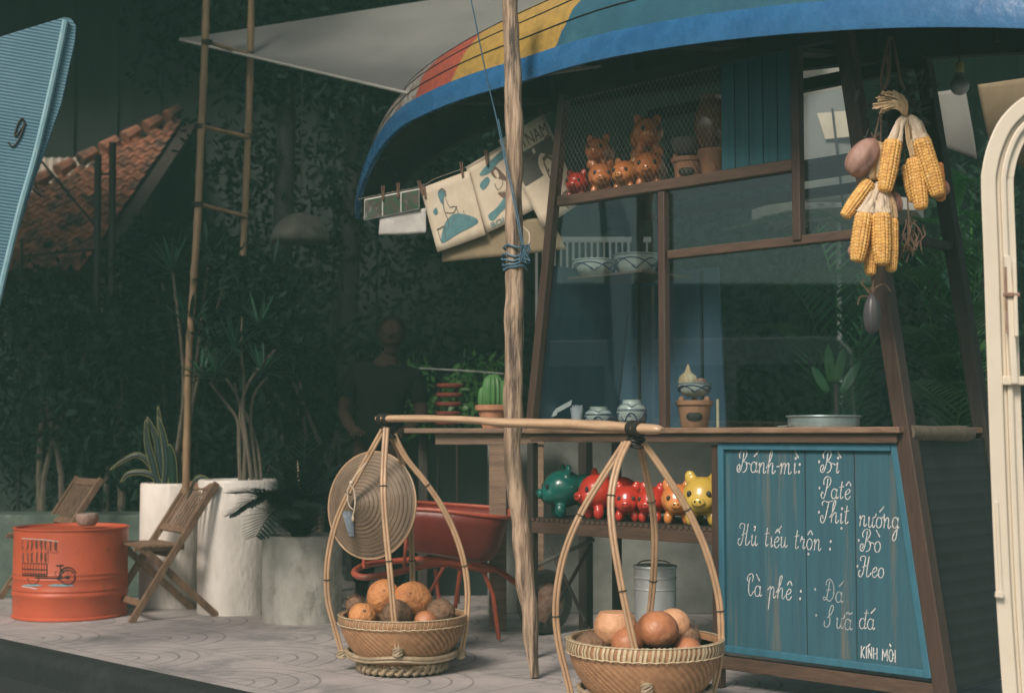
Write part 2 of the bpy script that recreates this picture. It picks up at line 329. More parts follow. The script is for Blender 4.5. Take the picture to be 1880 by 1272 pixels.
# pavement with pressed concentric-arc tiles
def pavemat():
    m=mat('pressed_arc_pavement',(.45,.395,.38),(.33,.30,.29),(.22,.21,.205),sc_=4,rough=.85,bump=.35,bsc=90,patch=.52,psc=1.6)
    nt=m.node_tree; b=nt.nodes['Principled BSDF']
    tc=nd(nt,'ShaderNodeTexCoord'); mp=nd(nt,'ShaderNodeMapping'); mp.inputs['Rotation'].default_value=(0,0,R(44.3)); mp.inputs['Scale'].default_value=(1/.42,1/.42,1)
    nt.links.new(tc.outputs['Object'],mp.inputs[0]); sx=nd(nt,'ShaderNodeSeparateXYZ'); nt.links.new(mp.outputs[0],sx.inputs[0])
    def mth(op,a,bb=None):
        n=nd(nt,'ShaderNodeMath',operation=op)
        for i,x in enumerate((a,bb)):
            if x is None: continue
            if isinstance(x,(int,float)): n.inputs[i].default_value=x
            else: nt.links.new(x,n.inputs[i])
        return n.outputs[0]
    fx=mth('FRACT',sx.outputs[0]); fy=mth('FRACT',sx.outputs[1])
    # arcs about alternate corners
    cx=mth('FLOOR',sx.outputs[0]); cy=mth('FLOOR',sx.outputs[1]); par=mth('FRACT',mth('MULTIPLY',mth('ADD',cx,cy),.5)); par=mth('GREATER_THAN',par,.25)
    ax=mth('ABSOLUTE',mth('SUBTRACT',fx,par)); r=mth('SQRT',mth('ADD',mth('MULTIPLY',ax,ax),mth('MULTIPLY',fy,fy)))
    q=mth('FRACT',mth('MULTIPLY',r,5.0)); ring=mth('LESS_THAN',q,.13); ring=mth('MULTIPLY',ring,mth('LESS_THAN',r,1.0))
    e=mth('MAXIMUM',mth('LESS_THAN',fx,.018),mth('LESS_THAN',fy,.018))
    n=nd(nt,'ShaderNodeTexNoise'); n.inputs['Scale'].default_value=9; nt.links.new(tc.outputs['Object'],n.inputs[0])
    ring=mth('MULTIPLY',mth('MAXIMUM',ring,e),mth('MULTIPLY',n.outputs[0],1.15))
    old=b.inputs['Base Color'].links[0].from_socket
    mx=nd(nt,'ShaderNodeMix',data_type='RGBA'); nt.links.new(ring,mx.inputs[0]); nt.links.new(old,mx.inputs[6]); mx.inputs[7].default_value=(.13,.128,.128,1)
    nt.links.new(mx.outputs[2],b.inputs['Base Color']); return m
M['pave']=pavemat()
def stripemat(name,c1,c2,axis,scale,c3=None,rough=.7,bump=.3):
    m=mat(name,c1,c2,c3,sc_=5,rough=rough); nt=m.node_tree; b=nt.nodes['Principled BSDF']
    tc=nd(nt,'ShaderNodeTexCoord'); dp=nd(nt,'ShaderNodeVectorMath',operation='DOT_PRODUCT'); dp.inputs[1].default_value=axis
    nt.links.new(tc.outputs['Object'],dp.inputs[0]); ml=nd(nt,'ShaderNodeMath',operation='MULTIPLY'); ml.inputs[1].default_value=scale
    nt.links.new(dp.outputs['Value'],ml.inputs[0]); sn=nd(nt,'ShaderNodeMath',operation='SINE'); nt.links.new(ml.outputs[0],sn.inputs[0])
    bp=nd(nt,'ShaderNodeBump'); bp.inputs['Strength'].default_value=bump; bp.inputs['Distance'].default_value=.01
    nt.links.new(sn.outputs[0],bp.inputs['Height']); nt.links.new(bp.outputs[0],b.inputs['Normal'])
    # dark thread lines
    mr=nd(nt,'ShaderNodeMapRange'); mr.inputs[1].default_value=.55; mr.inputs[2].default_value=.95; mr.inputs[3].default_value=0; mr.inputs[4].default_value=.55
    nt.links.new(sn.outputs[0],mr.inputs[0]); old=b.inputs['Base Color'].links[0].from_socket
    mx=nd(nt,'ShaderNodeMix',data_type='RGBA'); nt.links.new(mr.outputs[0],mx.inputs[0]); nt.links.new(old,mx.inputs[6]); mx.inputs[7].default_value=(*[x*.35 for x in c1],1)
    nt.links.new(mx.outputs[2],b.inputs['Base Color'])
    return m
M['rib_blue']=stripemat('ribbed_blue_cloth',(.115,.235,.30),(.09,.20,.26),(.08,.1,1.0),460)
# ------------------------------------------------------------------ setting: pavement, kerb, road
KT=(G(20,1190)-A0).dot(N); KT=min(KT,(G(400,1257)-A0).dot(N)) if False else ((G(20,1190)-A0).dot(N)+(G(400,1257)-A0).dot(N))/2-.06
mb=MB(); c=[W(-30,KT+.12,0),W(30,KT+.12,0),W(30,40,0),W(-30,40,0)]
mb.add([V((p.x,p.y,0)) for p in c],[(0,1,2,3)]); obj('pavement',mb,M['pave'],kind='structure')
mb=MB()
prof=[(.12,0),(.05,0),(.02,-.006),(.005,-.02),(0,-.045),(0,-.2)]
vs=[];fs=[]
for i,(t,z) in enumerate(prof):
    for s_ in (-30,30): vs.append(W(s_,KT+t,z))
for i in range(len(prof)-1): fs.append((2*i,2*i+2,2*i+3,2*i+1))
mb.add(vs,fs,True); obj('kerb',mb,M['kerb'],kind='structure')
mb=MB(); mb.add([W(-60,-60,-.13),W(60,-60,-.13),W(60,KT+.02,-.13),W(-60,KT+.02,-.13)],[(0,1,2,3)]); obj('road',mb,M['asphalt'],kind='structure')
# ------------------------------------------------------------------ backdrop house wall
hw=thing('timber_house',"dark green boarded house wall rising behind the garden, with unseen eave added for shade",'house',(0,12,0))
mb=MB(); mb.box((0,12.1,2.9),(22,.2,5.8))
for i in range(60): mb.box((-10.8+i*.37,11.985,2.9),(.05,.03,5.8))
obj('wall',mb,M['backwall'],hw)
mb=MB(); mb.add([V((-1.9,12,5.0)),V((11,12,5.0)),V((11,8.2,4.4)),V((-1.9,8.2,4.4)),V((-1.9,12,5.12)),V((11,12,5.12)),V((11,8.2,4.52)),V((-1.9,8.2,4.52))],[(0,3,2,1),(4,5,6,7),(0,1,5,4),(1,2,6,5),(2,3,7,6),(3,0,4,7)])
obj('eave',mb,M['backwall'],hw)  # unseen slab added overhead to shade the garden
mb=MB(); mb.box((-6.5,11.2,5.05),(9.0,1.6,.12)); obj('eave',mb,M['backwall'],hw)  # second unseen slab, added to shade the upper wall
# ------------------------------------------------------------------ food stall
CZ=SP(1300,790,-.04)[1]          # counter height
stall=thing('food_stall','brown wooden food stall with glass panes, shelf and blue chalk menu board','food stall',W(.88,.28,0))
def line_s(z): # right post centre s as function of z
    s1,z1=SP(1663,795); s2,z2=SP(1722,1180); return s1+(z-z1)*(s2-s1)/(z2-z1)
def left_s(z):
    s1,z1=SP(975,790); s2,z2=SP(1024,300); return s1+(z-z1)*(s2-s1)/(z2-z1)
TOPZ=2.40; DEP=.58
def post(name,f,t,z0,z1,w,m,d=None):
    mb=MB(); mb.beam(W(f(z0),t,z0),W(f(z1),t,z1),w,d or w,side=D); return obj(name,mb,m,stall,bev=.004)
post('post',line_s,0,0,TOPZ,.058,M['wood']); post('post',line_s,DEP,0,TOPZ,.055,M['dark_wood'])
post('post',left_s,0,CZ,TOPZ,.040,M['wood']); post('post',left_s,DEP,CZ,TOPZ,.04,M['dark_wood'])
sL=SP(972,900)[0]
for t_ in (.02,DEP): post('post',lambda z:sL,t_,0,CZ-.05,.035,M['dark_wood'])
sM,zM=SP(1219,560); zSH=SP(1219,348)[1]
post('mullion',lambda z:sM,0,CZ,zSH-.01,.034,M['wood'])
sP,_=SP(1465,300); zMR=SP(1400,450)[1]
post('mullion',lambda z:sP,0,zMR,TOPZ,.036,M['wood'])
sB,_=SP(1318,900); post('post',lambda z:sB,0,.0,CZ-.055,.036,M['wood'])
post('post',lambda z:SP(1075,900,DEP)[0],DEP,0,CZ-.05,.05,M['dark_wood'])
def rail(name,px1,py1,px2,py2,h,d,t,m,ext=(0,0)):
    a=SP(px1,py1,t);b=SP(px2,py2,t); z=(a[1]+b[1])/2
    mb=MB(); mb.beam(W(a[0]-ext[0],t,z),W(b[0]+ext[1],t,z),d,h,side=N); return obj(name,mb,m,stall,bev=.004),z
_,ZS=rail('shelf_beam',1026,368,1460,306,.042,.03,.002,M['wood_h'])
_,ZM=rail('rail',1228,470,1590,426,.034,.026,.003,M['wood_h'])
mb=MB(); mb.beam(W(left_s(ZS)+.02,.17,ZS+.008),W(line_s(ZS)-.03,.17,ZS+.008),.30,.018,side=N); obj('pot_shelf',mb,M['dark_wood'],stall)
# counter top and apron
sc0=SP(968,790,-.05)[0]; sc1=SP(1654,790,-.05)[0]
mb=MB(); mb.beam(W(sc0,.255,CZ),W(sc1,.255,CZ),.64,.022,side=N); obj('counter_top',mb,M['counter'],stall,bev=.005)
mb=MB(); mb.beam(W(sc0+.015,-.035,CZ-.0285),W(sc1-.02,-.035,CZ-.0285),.02,.034,side=N); obj('apron',mb,M['wood_h'],stall,bev=.003)
# side rail: rounded log running back along right side and beyond
mb=MB(); a=WP(1668,793,-.01); b=WP(1782,797,.44)
pts=[a.lerp(b,k/8) for k in range(9)]; mb.tube(pts,[.026,.027,.027,.026,.027,.028,.029,.031,.024],10,wob=.15)
obj('side_log',mb,M['stem'],stall)
# lower display shelf
zq=SP(1140,962,0)[1]
mb=MB(); mb.beam(W(sL+.02,.24,zq),W(sB-.02,.24,zq),.44,.016,side=N); obj('display_shelf',mb,M['dark_wood'],stall)
mb=MB(); mb.beam(W(sL+.02,.004,zq-.032),W(sB-.02,.004,zq-.032),.024,.05,side=N)
obj('shelf_front',mb,M['wood_h'],stall,bev=.003)
mb=MB()
nn=34
for i in range(nn):
    s_=pick(sL+.03,sB-.03,i/(nn-1)); mb.box(W(s_,-.011,zq+.001),(.017,.003,.012),(D,N,UP))
obj('rattan_trim',mb,M['wood_h'],stall)
# bottom rail and low panels
mb=MB(); zb=SP(1500,1238)[1]; mb.beam(W(sB-.02,.006,zb),W(line_s(zb)+.02,.006,zb),.03,.05,side=N); obj('rail',mb,M['wood_h'],stall,bev=.003)
mb=MB(); mb.prism([W(line_s(.1)+.005,.03,.1),W(line_s(.1)+.005,DEP-.03,.1),W(line_s(CZ)+.005,DEP-.03,CZ-.03),W(line_s(CZ)+.005,.03,CZ-.03)],D*.012)
obj('side_panel',mb,stripemat('dark_slat_side',(.018,.024,.023),(.012,.017,.016),(0,0,1),130,bump=.15),stall)
# blue board standing in for a reflection, behind left half of the case
mb=MB(); zt=SP(1100,512,DEP-.03)[1]
mb.prism([W(left_s(CZ)+.02,DEP-.03,CZ+.01),W(SP(1330,600,DEP-.03)[0],DEP-.03,CZ+.01),W(SP(1318,600,DEP-.03)[0],DEP-.03,zt),W(left_s(zt)+.02,DEP-.03,zt)],N*.012)
obj('reflection_board',mb,M['blue_reflection'],stall)
mb=MB(); mb.prism([W(left_s(CZ)+.012,.03,CZ+.012),W(left_s(CZ)+.012,DEP-.035,CZ+.012),W(left_s(zt)+.012,DEP-.035,zt),W(left_s(zt)+.012,.03,zt)],D*-.010); obj('reflection_side_board',mb,M['blue_reflection'],stall)  # side board continues the blue that stands in for the reflection
mb=MB()
for px in (1175,1215,1290): 
    s_=SP(px,600,DEP-.03)[0]; mb.beam(W(s_,DEP-.037,CZ+.01),W(s_-.0,DEP-.037,zt-.01),.012,.006,side=D)
obj('board_batten',mb,M['boat_in'],stall)
# inner glass-level shelf carrying the bowls (upper left)
zg=SP(1120,512,.25)[1]
mb=MB(); mb.beam(W(left_s(zg)+.02,.28,zg),W(sM-.20,.28,zg),.34,.010,side=N); obj('inner_shelf',mb,M['wood_h'],stall)
# panes
def pane(pts,t=.012):
    mb=MB(); mb.prism([W(s_,t,z) for s_,z in pts],N*.004); obj('window_pane',mb,M['glass'],stall)
pane([(left_s(CZ)+.018,CZ+.012),(sM-.016,CZ+.012),(sM-.016,ZS-.02),(left_s(ZS)+.018,ZS-.02)])
pane([(sM+.016,CZ+.012),(line_s(CZ)-.028,CZ+.012),(line_s(ZM)-.028,ZM-.018),(sM+.016,ZM-.018)])
pane([(sM+.016,ZM+.018),(sP-.019,ZM+.018),(sP-.019,ZS-.021),(sM+.016,ZS-.021)])
pane([(sP+.019,ZM+.018),(line_s(ZM)-.028,ZM+.018),(line_s(2.2)-.028,2.2),(sP+.019,2.2)])
# net in front of the pot shelf
mb=MB(); z0,z1=ZS+.02,SP(1200,150)[1]; s0,s1=left_s(ZS+.2)+.0,SP(1326,200)[0]
h=z1-z0; step=.022; k=s0-h*.6
while k<s1+h*.6:
    for sg in (1,-1):
        aS,bS=k,k+sg*h*.6; q0,q1=0.0,1.0
        # clip to s range
        lo_,hi_=sorted((aS,bS))
        if hi_<s0 or lo_>s1: continue
        for (lim) in (s0,s1):
            pass
        def inside(u): x=aS+(bS-aS)*u; return s0<=x<=s1
        us=[u/24 for u in range(25) if inside(u/24)]
        if len(us)<2: continue
        q0,q1=us[0],us[-1]
        p=W(aS+(bS-aS)*q0,-.012,z0+h*q0); q=W(aS+(bS-aS)*q1,-.012,z0+h*q1)
        mb.tube([p,q],.00055,3,cap=False,smooth=False)
    k+=step
obj('wire_net',mb,M['wire'],stall,kind=None)
# teal sliding door at upper right of shelf
a=SP(1326,308);b=SP(1452,286); zt2=SP(1390,100)[1]; zb2=ZS+.022
mb=MB(); mb.prism([W(a[0],-.004,zb2),W(sP-.02,-.004,zb2),W(sP-.02,-.004,zt2),W(a[0],-.004,zt2)],N*.014); td=obj('sliding_door',mb,M['teal_door'],stall,bev=.002)
mb=MB()
for i in range(1,5):
    s_=pick(a[0],sP-.02,i/5); mb.beam(W(s_,-.0055,zb2),W(s_,-.0055,zt2),.003,.002,side=D)
obj('board_groove',mb,M['groove'],td)
mb=MB(); mb.beam(W(left_s(TOPZ),.0,TOPZ),W(line_s(TOPZ),.0,TOPZ),.04,.05,side=N); mb.beam(W(left_s(TOPZ),DEP,TOPZ),W(line_s(TOPZ),DEP,TOPZ),.04,.05,side=N)
obj('top_beam',mb,M['boat_in'],stall)
mb=MB(); mb.beam(W(left_s(ZS),DEP,ZS),W(line_s(ZS),DEP,ZS),.03,.04,side=N); mb.beam(W(line_s(ZM),.03,ZM),W(line_s(ZM),DEP-.03,ZM),.03,.03,side=D); obj('back_rail',mb,M['dark_wood'],stall)
# ---- menu board
cTL=SP(1326,812,-.02);cTR=SP(1648,811,-.02);cBR=SP(1712,1243,-.02);cBL=SP(1326,1197,-.02)
zT=CZ-.047; zBt=(cBR[1]+cBL[1])/2
sl=sB+.020; srT=cTR[0]; srB=cBR[0]
def sr(z): return srT+(z-zT)*(srB-srT)/(zBt-zT)
menu=None
mb=MB(); mb.prism([W(sl,-.012,zBt),W(sr(zBt),-.012,zBt),W(sr(zT),-.012,zT),W(sl,-.012,zT)],N*.02)
menu=obj('menu_board',mb,M['menu_blue'],stall,lab='blue painted board with white chalk handwriting')
mb=MB(); fw=.026
mb.beam(W(sl+fw/2,-.02,zBt),W(sl+fw/2,-.02,zT),fw,.018,side=D)
mb.beam(W(sl+fw,-.0195,zT-fw/2),W(sr(zT)-fw,-.0195,zT-fw/2),.018,fw,side=N)
mb.beam(W(sl+fw,-.0195,zBt+fw/2),W(sr(zBt)-fw,-.0195,zBt+fw/2),.018,fw,side=N)
mb.beam(W(sr(zBt)-fw/2,-.02,zBt),W(sr(zT)-fw/2,-.02,zT),fw,.018,side=D)
obj('board_frame',mb,M['menu_frame'],menu,bev=.003)
mb=MB()
for px in (1480,1571):
    s_=SP(px,1000,-.012)[0]; mb.beam(W(s_,-.0128,zBt+fw),W(s_,-.0128,zT-fw),.0035,.0018,side=D)
obj('plank_groove',mb,M['groove'],menu)
# ---- chalk handwriting: hand drawn strokes, unit = x-height, slanted
def arc(cx,cy,rx,ry,a0,a1,n=9): return [(cx+rx*math.cos(R(a0+(a1-a0)*i/(n-1))),cy+ry*math.sin(R(a0+(a1-a0)*i/(n-1)))) for i in range(n)]
GL={
'a':(1.02,[arc(.42,.5,.34,.5,50,410,12),[(.76,1),(.74,.3),(.84,.02),(1.02,.2)]]),
'n':(1.12,[[(.05,.75),(.16,1),(.2,.6),(.18,0)],[(.18,.45),(.42,.95),(.66,.95),(.7,.5),(.7,.15),(.85,.0),(1.05,.25)]]),
'm':(1.6,[[(.05,.75),(.16,1),(.2,.6),(.18,0)],[(.18,.45),(.4,.95),(.6,.95),(.64,.5),(.62,0)],[(.62,.45),(.85,.95),(1.05,.95),(1.1,.5),(1.1,.15),(1.25,.0),(1.5,.25)]]),
'h':(1.12,[[(-.1,.5),(.25,1.1),(.5,1.9),(.4,2.15),(.25,1.9),(.18,1),(.16,0)],[(.16,.45),(.42,.95),(.66,.95),(.7,.5),(.7,.15),(.85,0),(1.1,.3)]]),
'i':(.55,[[(.12,.75),(.24,1),(.22,.3),(.3,.02),(.52,.25)]]),
't':(.75,[[(.3,1.75),(.26,1),(.24,.3),(.36,.02),(.62,.25)],[(.0,1.15),(.3,1.2),(.6,1.28)]]),
'e':(.82,[[(.12,.45),(.5,.6),(.66,.85),(.45,1.02),(.15,.7),(.12,.3),(.35,.0),(.6,.08),(.8,.35)]]),
'u':(1.08,[[(.08,.8),(.2,1),(.18,.3),(.35,.0),(.62,.3),(.7,1)],[(.7,1),(.68,.3),(.8,.02),(1.05,.25)]]),
'g':(1.0,[arc(.42,.5,.34,.5,50,410,12),[(.76,1),(.76,0),(.7,-.9),(.45,-1.2),(.25,-.9),(.5,-.35),(.98,.15)]]),
'o':(.92,[arc(.42,.5,.34,.5,70,430,14)]),
'r':(.85,[[(.05,.6),(.22,1.15),(.3,.85),(.55,.9),(.5,.5),(.46,.15),(.6,0),(.8,.25)]]),
'p':(1.1,[[(-.1,.7),(.25,1.05),(.22,0),(.2,-1.1)],[(.22,.6),(.5,1.05),(.7,.8),(.68,.3),(.8,.0),(1.05,.25)]]),
'd':(1.0,[arc(.42,.5,.34,.5,50,410,12),[(.84,1.9),(.76,1),(.74,.3),(.84,.02),(1.0,.2)],[(.55,1.5),(1.1,1.55)]]),
'B':(1.75,[[(.75,1.95),(.7,1.2),(.6,.5),(.4,.05),(.1,.15),(.05,.55),(.3,.75),(.4,.5),(.25,.25)],[(.3,1.35),(.2,1.75),(.5,2.1),(.95,2.1),(1.15,1.75),(.95,1.3),(.7,1.05),(1.1,1.0),(1.3,.6),(1.15,.15),(.8,.0)],[(1.15,.75),(1.45,.9),(1.75,.75)]]),
'P':(1.35,[[(.8,1.95),(.75,1.2),(.65,.5),(.5,.0),(.3,-.05),(.1,.25),(.2,.6),(.35,.45)],[(.35,1.3),(.3,1.8),(.65,2.15),(1.1,2.0),(1.2,1.6),(1.0,1.2),(.78,1.0)]]),
'T':(1.3,[[(.2,1.65),(.1,1.9),(.35,2.1),(.8,2.0),(1.4,2.15)],[(.95,2.05),(.8,1.2),(.65,.4),(.4,.0),(.1,.2),(.1,.6),(.3,.7),(.4,.4)]]),
'H':(1.75,[[(.2,1.6),(.1,1.9),(.4,2.1),(.8,2.0)],[(.8,2.0),(.7,1.1),(.6,.4),(.35,.0),(.05,.2),(.1,.6),(.3,.6)],[(1.25,2.1),(1.15,1.2),(1.1,.4),(1.2,.05),(1.5,.2),(1.7,.5)],[(.45,.95),(.85,1.15),(1.2,1.0)]]),
'C':(1.3,[[(.9,1.3),(1.0,1.8),(.75,2.1),(.35,1.9),(.25,1.5),(.5,1.3)],[(.6,1.75),(.5,1.0),(.6,.3),(.85,.0),(1.05,.15),(1.2,.45)]]),
'D':(1.6,[[(.75,1.95),(.65,1.0),(.5,.2),(.2,.1),(.15,.35),(.5,.25),(.9,.0),(1.3,.4),(1.35,1.1),(1.1,1.8),(.7,2.1),(.35,1.85),(.35,1.5)],[(.45,1.05),(1.0,1.1)]]),
'S':(1.5,[[(.1,.6),(.1,.2),(.4,.0),(.75,.3),(.75,.8),(.6,1.3),(.7,1.9),(.95,2.15),(1.05,1.8),(.85,1.3),(.4,.9)]]),
'K':(1.0,[[(.15,2),(.13,0)],[(.8,1.9),(.2,.95)],[(.2,.95),(.85,0)]]),
'I':(.45,[[(.2,2),(.2,0)]]),
'N':(1.1,[[(.15,0),(.15,1.9)],[(.15,1.9),(.85,.1)],[(.85,.1),(.85,1.95)]]),
'h_':(1.1,[]),
'X':(1.05,[[(.15,1.9),(.15,0)],[(.85,1.9),(.85,0)],[(.15,.95),(.85,.95)]]),  # block H
'M':(1.35,[[(.1,0),(.15,1.9)],[(.15,1.9),(.6,.6)],[(.6,.6),(1.05,1.95)],[(1.05,1.95),(1.1,0)]]),
'O':(1.15,[arc(.5,.95,.4,.95,80,440,14)]),
':':(.5,[arc(.25,.15,.06,.1,0,360,6),arc(.25,.85,.06,.1,0,360,6)]),
'.':(.4,[arc(.2,1.0,.06,.1,0,360,6)]),
'-':(.5,[[(.05,.6),(.45,.65)]]),' ':(.8,[]),
}
ACC={'/':[[(.35,1.5),(.85,2.0)],[(.62,1.72),(.88,2.05)]],'\\':[[(.1,2.05),(.6,1.45)],[(.08,2.1),(.4,1.68)]],'^':[[(.1,1.35),(.42,1.75),(.72,1.35)]],'?':[[(.3,1.75),(.5,1.85),(.5,1.6),(.4,1.4)]],
'_':[arc(.4,-.4,.07,.08,0,360,6)],'\'':[[(.72,.95),(.98,1.05),(1.02,1.35)]],'~':[[(.1,1.45),(.35,1.65),(.55,1.45),(.85,1.65)]],'j':[arc(.25,1.45,.05,.08,0,360,6)],'A':[[(.45,1.9),(.95,2.45)]],'U':[[(.05,2.35),(.6,2.1)]],'Q':[[(.3,2.7),(.75,3.1)]],'q':[[(.2,2.8),(.5,2.35)]]}
def write(txt,px,py,xh_px,m,wk=1.0,adv=1.0,slant=.14,wgt=.0042):
    """txt: list of (glyph, accents). (px,py) pixel of baseline start; x-height in pixels"""
    s0,z0=SP(px,py,-.0135); Yd=W(s0,-.0135,z0).y; u=xh_px*Yd/F; mb=MB(); x=0; ku=.82/abs(D.x)*.9*wk
    rnd=random.Random(px+py)
    for g,ac in txt:
        w,st=GL[g]; jy=rnd.uniform(-.05,.05)
        allst=[(q,0) for q in st]+[(q,1) for a_ in ac for q in ACC[a_]]
        for q,isacc in allst:
            q=[(a+x,b+jy) for a,b in q]
            pts=[(a+slant*b,b) for a,b in q]
            sp=cr_spline([V((a,b,0)) for a,b in pts],5) if len(pts)>2 else [V((pts[0][0]+(pts[1][0]-pts[0][0])*k/4,pts[0][1]+(pts[1][1]-pts[0][1])*k/4,0)) for k in range(5)]
            n=len(sp); vs=[];fs=[]
            for i,p in enumerate(sp):
                d=(sp[min(i+1,n-1)]-sp[max(i-1,0)]); d=d.normalized() if d.length>0 else V((1,0,0)); nrm=V((-d.y,d.x,0))
                ww=.86*wgt/u*.5*(.75+.45*abs(d.y))*(1+.35*noise.noise(V((p.x*4+px,p.y*4,py))))*(1.25 if isacc else 1)
                for sg in (-1,1):
                    r_=p+nrm*ww*sg; vs.append(W(s0+r_.x*u*ku,-.0135,z0+r_.y*u))
            fs=[(2*i,2*i+1,2*i+3,2*i+2) for i in range(n-1)]
            mb.add(vs,fs)
        x+=w*adv
    o=obj('chalk_writing',mb,m,menu); return o
def T(s_):  # "B a/ n" parser: letters separated by space, accents follow letter; '_' alone = space
    out=[]
    for tok in s_.split(' '):
        if tok=='': continue
        if tok=='~~': out.append((' ',''))
        else: out.append((tok[0],tok[1:]))
    return out
write(T('B a/ n h - m ij\\ :'),1352,867,19,M['chalk'],.86,wgt=.0046)
write(T('. B ij\\'),1499,867,19,M['chalk'],.9,wgt=.0046)
write(T('. P a t e^'),1500,914,18,M['chalk'],.86,wgt=.0042)
write(T('. T h i_j t'),1499,959,19,M['chalk'],.84)
write(T('n u\' o\'/ n g'),1576,966,19,M['chalk'],.80)
write(T('H u? ~~ t i e^/ u ~~ t r o^_ n ~~ :'),1354,1000,19,M['chalk'],.80,wgt=.004)
write(T('. B o\\'),1572,1011,19,M['chalk'],.84,wgt=.004)
write(T('. H e o'),1570,1057,18,M['chalk'],.82,wgt=.004)
write(T('C a\\ ~~ p h e^ ~~ :'),1366,1092,19,M['chalk'],.84,wgt=.004)
write(T('. ~~ D a/'),1492,1101,19,M['chalk_faint'],.84,wgt=.0042)
write(T('. ~~ S u\' a~'),1494,1148,19,M['chalk_faint'],.84,wgt=.0042)
write(T('d a/'),1576,1152,19,M['chalk'],.84,wgt=.0036)
write(T('K IA N X ~~ M O\'q I'),1580,1207,11,M['chalk'],.86,slant=.03,wgt=.0042)
# ------------------------------------------------------------------ boat roof over the stall
# (px,py on the near lower gunwale edge, inward offset t there); centre line at t=.34
TC=.34
GW=[(652,400,.30),(657,362,.22),(672,318,.16),(697,272,.09),(735,232,.02),(790,203,-.06),(860,176,-.14),(950,150,-.23),(1080,112,-.33),(1240,83,-.42),(1400,64,-.47),(1560,52,-.50),(1720,47,-.50),(1900,50,-.47),(2120,62,-.41),(2330,90,-.30),(2500,130,-.14),(2600,175,.05)]
gw=[]
for px,py,t in GW:
    s_,z=SP(px,py,t); gw.append(V((s_,TC-t,z)))
gw=cr_spline(gw,4); n=len(gw)
boat=thing('wooden_boat','upturned wooden boat with blue gunwale and red, yellow and teal hull over the stall','boat',W(1.0,TC,1.9))
BH=.098; TILT=.15
def ringpt(g,a,inn=0):   # hull cross section: a from 0 (near gunwale) .. 1 keel .. 2 far gunwale
    b=max(.012,g.y-.03-inn); hh=.52*b**.8+.03; th=PI/2*a
    x=-b*math.copysign(abs(math.cos(th))**.8,math.cos(th)); z=hh*math.sin(th)**.9 if math.sin(th)>0 else 0
    return W(g.x,TC+x,g.z+BH-.01+z-inn+TILT*(x+g.y))
mb=MB(); NA=20
vs=[ringpt(g,2*j/NA) for g in gw for j in range(NA+1)]
fs=[(i*(NA+1)+j,(i+1)*(NA+1)+j,(i+1)*(NA+1)+j+1,i*(NA+1)+j+1) for i in range(n-1) for j in range(NA)]
mb.add(vs,fs,True)
# hull paint: bands by position along the boat with ragged edges
def hullmat():
    m=mat('painted_hull_bands',(.03,.115,.165),(.025,.09,.135),(.04,.13,.17),sc_=6,rough=.5,bump=.25,bsc=30); nt=m.node_tree; b=nt.nodes['Principled BSDF']
    tc=nd(nt,'ShaderNodeTexCoord'); 
    def dot(v):
        d=nd(nt,'ShaderNodeVectorMath',operation='DOT_PRODUCT'); d.inputs[1].default_value=v; nt.links.new(tc.outputs['Object'],d.inputs[0]); return d.outputs['Value']
    nz=nd(nt,'ShaderNodeTexNoise'); nz.inputs['Scale'].default_value=7; nz.inputs['Detail'].default_value=2; nt.links.new(tc.outputs['Object'],nz.inputs[0])
    ds=dot((D.x,D.y,-.55)); ad=nd(nt,'ShaderNodeMath',operation='MULTIPLY_ADD'); nt.links.new(nz.outputs[0],ad.inputs[0]); ad.inputs[1].default_value=.10; nt.links.new(ds,ad.inputs[2])
    col=b.inputs['Base Color'].links[0].from_socket
    for lim,c,c2 in HULLB:
        lt=nd(nt,'ShaderNodeMath',operation='LESS_THAN'); nt.links.new(ad.outputs[0],lt.inputs[0]); lt.inputs[1].default_value=lim
        n2=nd(nt,'ShaderNodeTexNoise'); n2.inputs['Scale'].default_value=34; nt.links.new(tc.outputs['Object'],n2.inputs[0])
        rp=nd(nt,'ShaderNodeValToRGB'); rp.color_ramp.elements[0].position=.36; rp.color_ramp.elements[1].position=.62; rp.color_ramp.elements[0].color=(*c2,1); rp.color_ramp.elements[1].color=(*c,1); nt.links.new(n2.outputs[0],rp.inputs[0])
        mx=nd(nt,'ShaderNodeMix',data_type='RGBA'); nt.links.new(lt.outputs[0],mx.inputs[0]); nt.links.new(col,mx.inputs[6]); nt.links.new(rp.outputs[0],mx.inputs[7]); col=mx.outputs[2]
    nt.links.new(col,b.inputs['Base Color']); return m
def hs(px,py,t):
    s_,z=SP(px,py,t); return (s_-1.0)-.55*(z-1.9)+.05
HULLB=[(hs(1035,70,-.22),(.42,.265,.06),(.33,.21,.055)),(hs(838,140,-.05),(.40,.085,.045),(.30,.07,.05)),(hs(762,178,.03),(.36,.36,.33),(.20,.10,.07))]
obj('hull',mb,hullmat(),boat,auto=60)
for aa in (.16,.34,.54,.78,1.22,1.6):
    mb=MB(); mb.tube([ringpt(g,aa,-.001) for g in gw[3:-3]],.0028,4); obj('plank_seam',mb,M['boat_in'],boat)
mb=MB()
vs=[ringpt(g,2*j/NA,.025) for g in gw for j in range(NA+1)]
mb.add(vs,[f[::-1] for f in fs],True); obj('hull_inside',mb,M['boat_in'],boat,auto=60)
